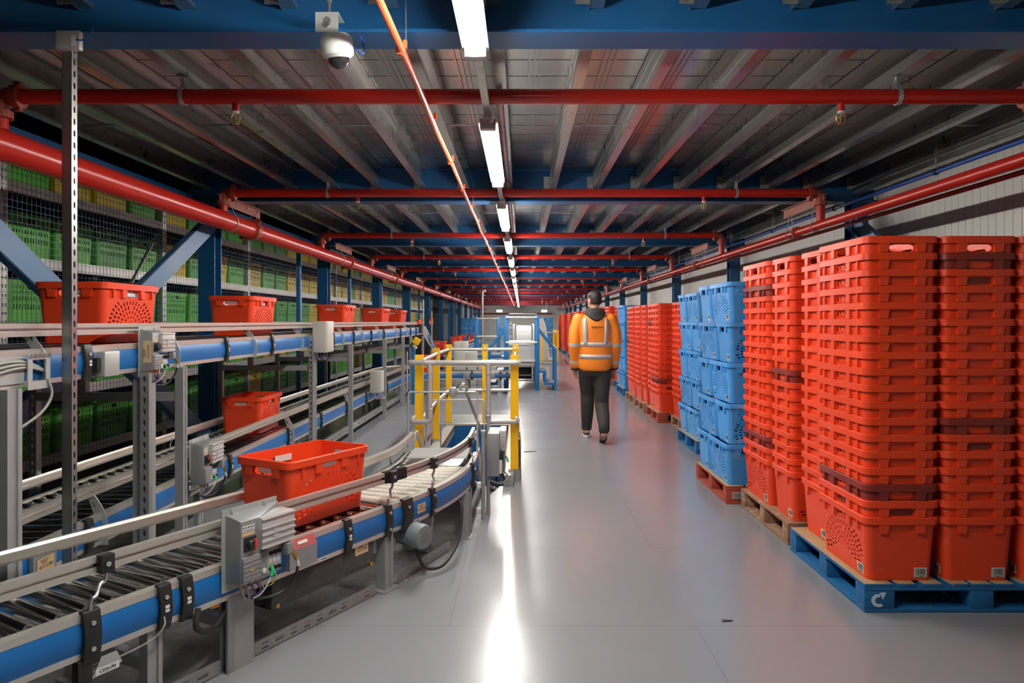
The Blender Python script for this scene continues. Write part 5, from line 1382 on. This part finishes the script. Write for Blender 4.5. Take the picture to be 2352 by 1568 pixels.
# jacket
m = MB()
TOR = ((.870,.176,.135),(.90,.200,.148),(.96,.212,.150),(1.06,.213,.148),(1.18,.215,.145),(1.30,.224,.147),(1.40,.226,.142),(1.48,.212,.130),(1.535,.165,.112),(1.575,.110,.092),(1.60,.085,.080))
m.loft([ell(W(0,-.005-.01*(1 if z > 1.3 else 0),z), rx, ry, 28) for z, rx, ry in TOR])
SLV = []
for S_, E_, R_, sg in ((SHL,ELL,WRL,-1),(SHR,ELR,WRR,1)):
    P = [S_+V((-.02*sg,0,-.0)),(S_+E_)/2+V((.012*sg,0,0)),E_+V((.004*sg,0,0)),(E_+R_)/2,R_+V((0,0,.0))]
    limb(m, P, [.092,.082,.073,.066,.060], 18); SLV.append((bez(P,4),[.092,.082,.073,.066,.060]))
jk = remesh(m.build('jacket', hivis, person, fix=False), .011, 5, .5)
def tor_at(z):
    for (z0,a0,b0),(z1,a1,b1) in zip(TOR, TOR[1:]):
        if z0 <= z <= z1: f = (z-z0)/(z1-z0); return a0+(a1-a0)*f, b0+(b1-b0)*f
    return TOR[-1][1:]
def torso_band(z0, z1, name='reflective_band', a0=0, a1=2*PI, nn=44):
    vs = []
    for k in range(nn+1):
        a = a0+(a1-a0)*k/nn; ca, sa = math.cos(a), math.sin(a); col = []
        for z in (z0, z1):
            rx, ry = tor_at(z); g = .0025
            x = (rx+g)*math.copysign(abs(ca)**(2/2.3), ca); y = (ry+g)*math.copysign(abs(sa)**(2/2.3), sa)
            col.append(W(x, y-.005-.01*(1 if z > 1.3 else 0), z))
        vs.append(col)
    m = MB(); fl = [p for c_ in vs for p in c_]
    m.add(fl, [(2*k,2*k+2,2*k+3,2*k+1) for k in range(nn)]); o = m.build(name, band, person, fix=False)
    s_ = o.modifiers.new('solid','SOLIDIFY'); s_.thickness = .004; s_.offset = 0
    return o
torso_band(1.175,1.225); torso_band(1.025,1.075)
for xc in (-.125,.125):                              # vertical bands over the shoulder blades
    m = MB(); vs = []
    for k in range(15):
        z = 1.20+.33*k/14; rx, ry = tor_at(z)
        for x in (xc-.024, xc+.024):
            xx = x + (.012 if xc > 0 else -.012)*k/14; q = min(abs(xx)/rx, .98); y = -(ry+.004)*(1-q**2.3)**(1/2.3)
            vs.append(W(xx, y-.005-.01*(1 if z > 1.3 else 0)-.002, z))
    m.add(vs, [(2*k,2*k+1,2*k+3,2*k+2) for k in range(14)]); o = m.build('reflective_band', band, person, fix=False)
    s_ = o.modifiers.new('solid','SOLIDIFY'); s_.thickness = .004; s_.offset = 0
for P, rr_ in SLV:
    k = len(P)
    for f0, f1 in ((.47,.54),(.85,.925)):
        a, b = P[0].lerp(P[-1],0), 0
        i0, i1 = f0*(k-1), f1*(k-1)
        ip = lambda f: P[int(f)].lerp(P[min(int(f)+1,k-1)], f-int(f))
        rf = lambda f: rr_[min(int(f/(k-1)*4),3)]+(rr_[min(int(f/(k-1)*4)+1,4)]-rr_[min(int(f/(k-1)*4),3)])*(f/(k-1)*4-int(f/(k-1)*4))
        m = MB(); p0, p1 = ip(i0), ip(i1); r0, r1 = rf(i0)+.001, rf(i1)+.001
        m.lathe([(r0,0),(r1,(p1-p0).length),(r1-.004,(p1-p0).length),(r0-.004,0),(r0,0)], p0, (p1-p0), 22); m.build('reflective_band', band, person)
    e, e0 = P[-1], P[-2]; dd = (e-e0).normalized()
    m = MB(); m.lathe([(.046,-.02),(.050,.018),(.047,.034),(.036,.030)], e+dd*.012, dd, 20); m.build('black_cuff', cloth, person)
# hood of the jumper under the jacket
m = MB()
for k in range(9):
    f = k/8
hood = [(1.648,.078,.075,.008),(1.63,.100,.092,.0),(1.60,.125,.105,-.018),(1.56,.128,.098,-.040),(1.52,.105,.075,-.068),(1.48,.070,.048,-.095),(1.455,.030,.022,-.108)]
m.loft([ell(W(.0+.004*(1.66-z)*10,dy,z), rx, ry, 24, sq=2.1) for z, rx, ry, dy in hood])
m.tube([W(.10*math.cos(a), .0+.088*math.sin(a)-.012*(1-math.sin(a)), 1.618+.012*math.sin(a)-.012*(1-math.sin(a))) for a in [2*PI*k/24 for k in range(24)]], .024, 10, closed=True)
m.tube(bez([W(-.115,-.045,1.60),W(-.07,-.115,1.545),W(.01,-.14,1.505),W(.08,-.11,1.535),W(.118,-.045,1.60)],5), .020, 8)
remesh(m.build('hood', cloth, person, fix=False), .008, 4, .5)
# small lettering across the back of the jacket (unreadable in the photograph)
m = MB(); rx, ry = tor_at(1.415)
for k in range(11):
    x = -.055+.0135*k; y = -(ry+.006)*(1-(abs(x)/rx)**2.3)**(1/2.3)-.016
    m.box(W(x+.004,y-.0005,1.418-.0006*k), (.0095,.003,.013 if k in (0,4,7) else .009))
m.box(W(-.02,-ry-.020,1.402),(.055,.003,.003)); m.build('jacket_lettering', K['ink'], person)
# ------------------------------------------------------------------ step-over frames, lift and conveyors farther down the hall
def portal(x0, y0, lab, depth=.75):
    t = thing('step_over', lab, 'step-over platform', (x0,y0,0))
    hw, h = .335, 1.62
    for x in (-hw,hw):
        for y in (0,depth): MB().box2((x0+x-.045,y0+y-.045,0),(x0+x+.045,y0+y+.045,h if y == 0 else h)).build('post', K['steps'], t, bevel=.003)
    for z in (1.565,1.03):
        for y in (-.05,depth+.05): MB().cyl((x0-hw,y0+y,z),(x0+hw,y0+y,z),.022,12).build('crossbar', K['tube'], t)
    for s in (-1,1):
        xp = x0+s*hw
        for y in (0,depth):
            m = MB(); a, b = V((xp,y0+y,1.34)), V((xp+s*.39,y0+y,.87)); d = (b-a).normalized()
            m.tube([a-d*.03,b+d*.02],.038,4); m.box((xp+s*.39,y0+y,.435),(.06,.06,.87)); m.build('stair_rail', K['steps'], t)
            m = MB()
            for z, x1, x2 in ((.43,0,.20),(.17,.15,.39)): m.box2((min(xp+s*x1,xp+s*x2),y0+y-.02,z-.05),(max(xp+s*x1,xp+s*x2),y0+y+.02,z))
            m.box2((min(xp+s*.15,xp+s*.20),y0+y-.02,.17),(max(xp+s*.15,xp+s*.20),y0+y+.02,.38)); m.build('stringer', K['steps'], t)
        for z, x1, x2 in ((.44,.02,.20),(.18,.20,.37)): MB().box2((min(xp+s*x1,xp+s*x2),y0,z-.012),(max(xp+s*x1,xp+s*x2),y0+depth,z)).build('tread', K['plateflr'], t)
    MB().box2((x0-hw,y0+.03,.60),(x0+hw,y0+depth-.03,.63)).build('walkway', K['plateflr'], t)
    return t
portal(.01, 15.28, 'blue step-over frame with stairs straddling the conveyor by the white lift')
portal(-1.02, 21.2, 'second blue step-over frame with stairs, farther off behind the first')
# white arched belt lift
t = thing('belt_lift', 'white arched belt lift framed by the blue step-over posts', 'belt lift', (.05,16.3,0))
prof = [(16.35,.56)] + [(16.35+.30*(1-math.cos(a)), 1.10+.28*math.sin(a)) for a in [PI/2*k/8 for k in range(9)]] + [(18.3,1.38),(18.3,.56)]
m = MB(); m.loft([[V((x,y,z)) for y,z in prof] for x in (-.11,.23)]); m.build('arched_cover', K['white'], t)
for x in (-.17,.29):
    m = MB(); m.tube([(x,16.33,.55)]+[(x,16.33+.30*(1-math.cos(a)),1.12+.28*math.sin(a)) for a in [PI/2*k/6 for k in range(7)]]+[(x,18.3,1.40)],.02,8)
    m.tube([(x+(-.06 if x < 0 else .06),16.45,.5),(x+(-.06 if x < 0 else .06),16.45,1.48)],.014,8); m.build('side_guide', K['white'], t)
m = MB()
for k in range(9): m.box((-.24,16.42,.60+.1*k),(.06,.05,.03)); m.box((.36,16.42,.60+.1*k),(.06,.05,.03))
m.build('chain_link', K['mid_grey'], t)
for x0_, x1_ in ((-.31,-.21),(.31,.42)): MB().box2((x0_,16.6,.55),(x1_,17.2,1.42)).build('side_panel', K['white'], t)
for x in (-.29,.41): MB().box2((x-.02,16.5,.3),(x+.02,16.55,1.46)).build('frame_post', K['white'], t)
MB().cyl((-.29,16.30,.97),(.41,16.30,.97),.012,8).build('hoop_bar', K['tube'], t)
for x in (-.28,.36): MB().cyl((x,16.4,1.46),(x,16.4,1.66),.009,6).build('top_hoop', K['tube'], t)
MB().cyl((-.28,16.4,1.66),(.36,16.4,1.66),.009,6).build('top_hoop', K['tube'], t)
MB().box2((-.20,16.2,.44),(.32,16.9,.52)).build('infeed_tray', K['cab'], t, bevel=.01)
for x in (-.2,.32):
    for y in (16.25,17.9): MB().box2((x-.025,y-.025,0),(x+.025,y+.025,.44)).build('leg', K['grey'], t)
m = MB(); m.box2((-.12,16.6,.14),(.25,17.6,.40)); m.build('drive_unit', K['black'], t, bevel=.01)
for z in (.12,.24): MB().box2((-.2,16.24,z),(.32,16.28,z+.03)).build('cross_member', K['grey'], t)
# incline leaving the raised conveyor, scanner, rods
t = thing('incline_chute', 'steel sided incline with blue panel at the end of the raised conveyor', 'incline', (-2.2,15.2,0))
for x in (-2.72,-2.10):
    m = MB(); m.loft([[V((x+dx,y,z)) for y,z in ((15.1,1.38),(15.5,1.38),(18.2,.62),(18.2,.45),(15.1,1.20))] for dx in (0,.02)]); m.build('chute_side', K['galvd'], t)
m = MB(); m.loft([[V((x,y,z)) for y,z in ((15.1,1.33),(15.5,1.33),(18.2,.57),(18.2,.54),(15.1,1.29))] for x in (-2.70,-2.10)]); m.build('belt', K['dark_belt'], t)
m = MB(); m.loft([[V((x,y,z)) for y,z in ((15.9,1.20),(17.2,.83),(17.2,.73),(15.9,1.10))] for x in (-2.075,-2.06)]); m.build('blue_panel', K['panel'], t)
for y, z in ((15.2,1.2),(16.6,.85),(18.0,.5)):
    for x in (-2.70,-2.10): MB().box2((x-.02,y-.03,0),(x+.02,y+.03,z)).build('leg', K['grey'], t)
for x, y, z1 in ((-2.12,15.4,1.95),(-2.06,16.4,1.72)): tag(MB().cyl((x,y,0),(x,y,z1),.014,8).build('steel_rod', K['tube'], loc=(x,y,0)), f'thin upright steel rod {"near the raised conveyor end" if y < 16 else "farther along the incline"}', 'rod')
t = thing('scanner', 'yellow barcode scanner on a blue post by the yellow guard posts', 'scanner', (-1.93,12.75,0))
MB().box2((-1.97,12.72,0),(-1.90,12.79,1.0)).build('post', K['steps'], t)
MB().box((-1.87,12.72,1.13),(.12,.10,.12),Matrix.Rotation(.5,3,'Y')).build('scanner_head', K['yellow'], t, bevel=.01)
MB().tube([(-1.93,12.75,1.0),(-1.99,12.75,1.05),(-1.93,12.74,1.10)],.018,6).build('arm', K['black'], t); MB().box((-1.90,12.70,1.03),(.05,.04,.09),Matrix.Rotation(-.5,3,'Y')).build('clamp', K['tube'], t)
MB().tube(bez([(-2.02,12.6,.95),(-2.02,12.6,.5),(-2.03,12.6,.25),(-2.15,12.6,.2)]),.014,8).build('conduit', K['tube'], t)
# conveyor E going away along the racking, with crates
E = thing('roller_conveyor', 'far conveyor running away along the columns with red crates on it', 'conveyor', (-2.0,18.4,0))
zE = .60; frame(E, straight_path((-2.0,0,0), Y1, X1, 18.4, 38.5, None), zE, .64); m = MB(); m.box2((-2.60,18.4,zE-.03),(-2.04,38.5,zE-.004)); m.build('belt', K['dark_belt'], E)
double_rail(E, straight_path((-2.0,0,0), Y1, X1, 18.4, 38.5), -.03, zE+.10)
for y in (18.8,22,25.5,29,33,37):
    for x in (-2.03,-2.60): leg(E, (x,y,0), Y1, 0, zE-.157, .05, .045)
for i, (x, y) in enumerate(((-2.30,19.9),(-2.32,25.2),(-2.32,27.3),(-2.32,29.6),(-2.32,32.4),(-2.32,35.8))):
    TOTE.put((x,y,zE+.001), 0, f'red crate on the far conveyor along the columns, {ORD[i+1]} on it', 'crates on the conveyors')
# crossing frames and cabinets in the middle distance
def cabinet(lo, hi, lab, nm='electrical_cabinet'):
    t = thing(nm, lab, 'cabinet', lo)
    MB().box2(lo,hi).build('cabinet_body', K['cab'], t, bevel=.01)
    MB().box2((lo[0]+.02,lo[1]-.008,lo[2]+.03),((lo[0]+hi[0])/2-.004,lo[1],hi[2]-.03)).build('door', K['cab'], t, bevel=.003)
    MB().box2(((lo[0]+hi[0])/2+.004,lo[1]-.008,lo[2]+.03),(hi[0]-.02,lo[1],hi[2]-.03)).build('door', K['cab'], t, bevel=.003)
    MB().box2(((lo[0]+hi[0])/2+.02,lo[1]-.014,(lo[2]+hi[2])/2-.03),((lo[0]+hi[0])/2+.05,lo[1]-.008,(lo[2]+hi[2])/2+.03)).build('handle', K['black'], t)
cabinet((-1.55,16.4,0),(-1.03,16.8,.78),'low pale cabinet behind the crossing conveyor')
cabinet((-1.75,18.3,0),(-1.38,18.7,.97),'pale cabinet standing beside the far conveyor start')
cabinet((-1.00,16.5,0),(-.62,16.8,.56),'smallest pale cabinet behind the crossing conveyor')
F_ = thing('roller_conveyor', 'short blue panelled conveyor behind the pale cabinets', 'conveyor', (-1.3,18.9,0))
frame(F_, [(V((-1.35,19.2,0)),V((0,-1,0))),(V((-.55,19.2,0)),V((0,-1,0)))], .62, .6); MB().box2((-1.35,19.24,.59),(-.55,19.76,.615)).build('belt', K['dark_belt'], F_)
for x in (-1.3,-.6):
    for y in (19.24,19.76): leg(F_, (x,y,0), EX, 0, .463, .05, .045)
t = thing('camera_pole', 'tall grey pole with a small lamp on top in the middle distance', 'pole', (-1.42,26,0))
MB().cyl((-1.42,26,0),(-1.42,26,2.62),.042,12).build('pole', K['grey'], t); MB().box((-1.35,25.95,2.60),(.12,.10,.08)).build('pole_lamp', K['white'], t, bevel=.01)
MB().cyl((-1.42,26,0),(-1.42,26,.02),.10,14).build('base_plate', K['grey'], t)
# second guard rail beside the aisle, beyond the step-over
for i, (x, y) in enumerate(((.70,24.2),(1.245,24.2),(1.26,26.0),(1.27,27.8))): ypost(x, y, ('yellow guard post beside the belt lift, conveyor side','yellow guard post beside the belt lift, nearest on the aisle side','yellow guard post beside the belt lift, second on the aisle side','yellow guard post beside the belt lift, last on the aisle side')[i])
g = thing('guard_rail', 'silver handrail joining the distant yellow guard posts', 'handrail', (1,25,0))
for z in (ZR,.555): tubep(g, [(.70,24.2,z),(1.245,24.2,z)], 'end_rail'); tubep(g, [(1.245,24.2,z),(1.27,27.8,z)], 'side_rail')
MB().box2((.60,24.05,0),(1.36,28.0,.09)).build('kerb_plate', K['plateflr'], g)
t = thing('belt_lift', 'grey belt lift with curved side standing behind the right step-over stair', 'belt lift', (.75,26,0))
m = MB(); m.loft([[V((x,y,z)) for x,z in ((.62,.1),(.98,.1),(.92,.7),(.84,1.25),(.74,1.55),(.62,1.60))] for y in (25.0,25.6)]); m.build('lift_cover', K['cab'], t)
m = MB(); m.tube([(.98,24.9,.1),(.93,24.9,.75),(.85,24.9,1.3),(.74,24.9,1.62)],.02,6); m.build('side_guide', K['white'], t)
# far stacks of blue crates
k = 0
for x, y, n in ((1.02,36.0,5),(1.42,36.0,5),(-2.35,40.,5),(-2.75,40.,5),(-3.15,40.,5)):
    for j in range(n):
        k += 1
        side = 'toward the end wall, aisle side' if x > 0 else 'toward the end wall, racking side'
        col_ = {1.02:'inner',1.42:'outer',-2.35:'inner',-2.75:'middle',-3.15:'outer'}[x]
        BLU.put((x,y,.001+(CH+.002)*j), 0, f'far blue crate, {ORD[j+1]} up, {col_} stack {side}', 'far blue crate stacks')
t = thing('fire_sign', 'small red and white fire sign hung on a column by the racking', 'sign', (-3.29,25.6,1.48))
MB().box2((-3.33,25.58,1.36),(-3.15,25.59,1.60)).build('sign_board', K['redswitch'], t); MB().box2((-3.30,25.572,1.40),(-3.18,25.58,1.50)).build('white_symbol', K['sticker'], t)
# small litter on the floor
def litter(x, y, lab, mt, s=(.10,.05,.03), rz=.4):
    rr2 = random.Random(int(x*100)+int(y*10)); m = MB(); n = 5; g = []
    for i in range(n+1):
        for j in range(n+1): g.append(V((x,y,0))+rotz(rz) @ V(((i/n-.5)*s[0]+rr2.uniform(-.004,.004),(j/n-.5)*s[1]+rr2.uniform(-.004,.004), s[2]*(.25+.5*rr2.random())*(1-abs(i/n-.5)))))
    m.add(g, [(i*(n+1)+j,(i+1)*(n+1)+j,(i+1)*(n+1)+j+1,i*(n+1)+j+1) for i in range(n) for j in range(n)])
    o = tag(m.build('litter', mt, loc=(x,y,0), fix=False), lab, 'litter'); q = o.modifiers.new('solid','SOLIDIFY'); q.thickness = .0015
litter(-1.56,3.68,'crumpled orange wrapper on the floor under the front conveyor', mat('orange_wrapper',(.55,.16,.02),.35,0,.4,40), (.15,.06,.05), .5)
litter(.10,8.10,'scrap of black tape on the floor by the aisle-side guard post', K['rubber'], (.14,.03,.01), .1)
litter(1.02,3.52,'dark bit of debris lying on the open aisle floor', K['rubber'], (.05,.02,.006), 0.)
# ------------------------------------------------------------------ camera and render look
cd = bpy.data.cameras.new('camera'); cam = bpy.data.objects.new('camera', cd); COL.objects.link(cam)
cam.location = (0,0,1.482); cam.rotation_euler = (PI/2,0,0)
cd.lens = 25; cd.sensor_width = 36; cd.shift_x = -21/2352; cd.shift_y = -46/2352; cd.clip_end = 200; cd.clip_start = .05
SC.camera = cam
w = bpy.data.worlds.new('world'); SC.world = w; w.use_nodes = True
w.node_tree.nodes['Background'].inputs[0].default_value = (.02,.02,.022,1)
SC.view_settings.view_transform = 'Standard'; SC.view_settings.look = 'None'; SC.view_settings.gamma = 1; SC.view_settings.use_curve_mapping = False
SC.view_settings.exposure = 2.1
c = SC.cycles; c.max_bounces = 6; c.diffuse_bounces = 3; c.glossy_bounces = 3; c.transmission_bounces = 4; c.caustics_reflective = True; c.caustics_refractive = False
c.use_denoising = True; c.sample_clamp_indirect = 6
c.use_adaptive_sampling = True; c.adaptive_threshold = .02
c.use_light_tree = False
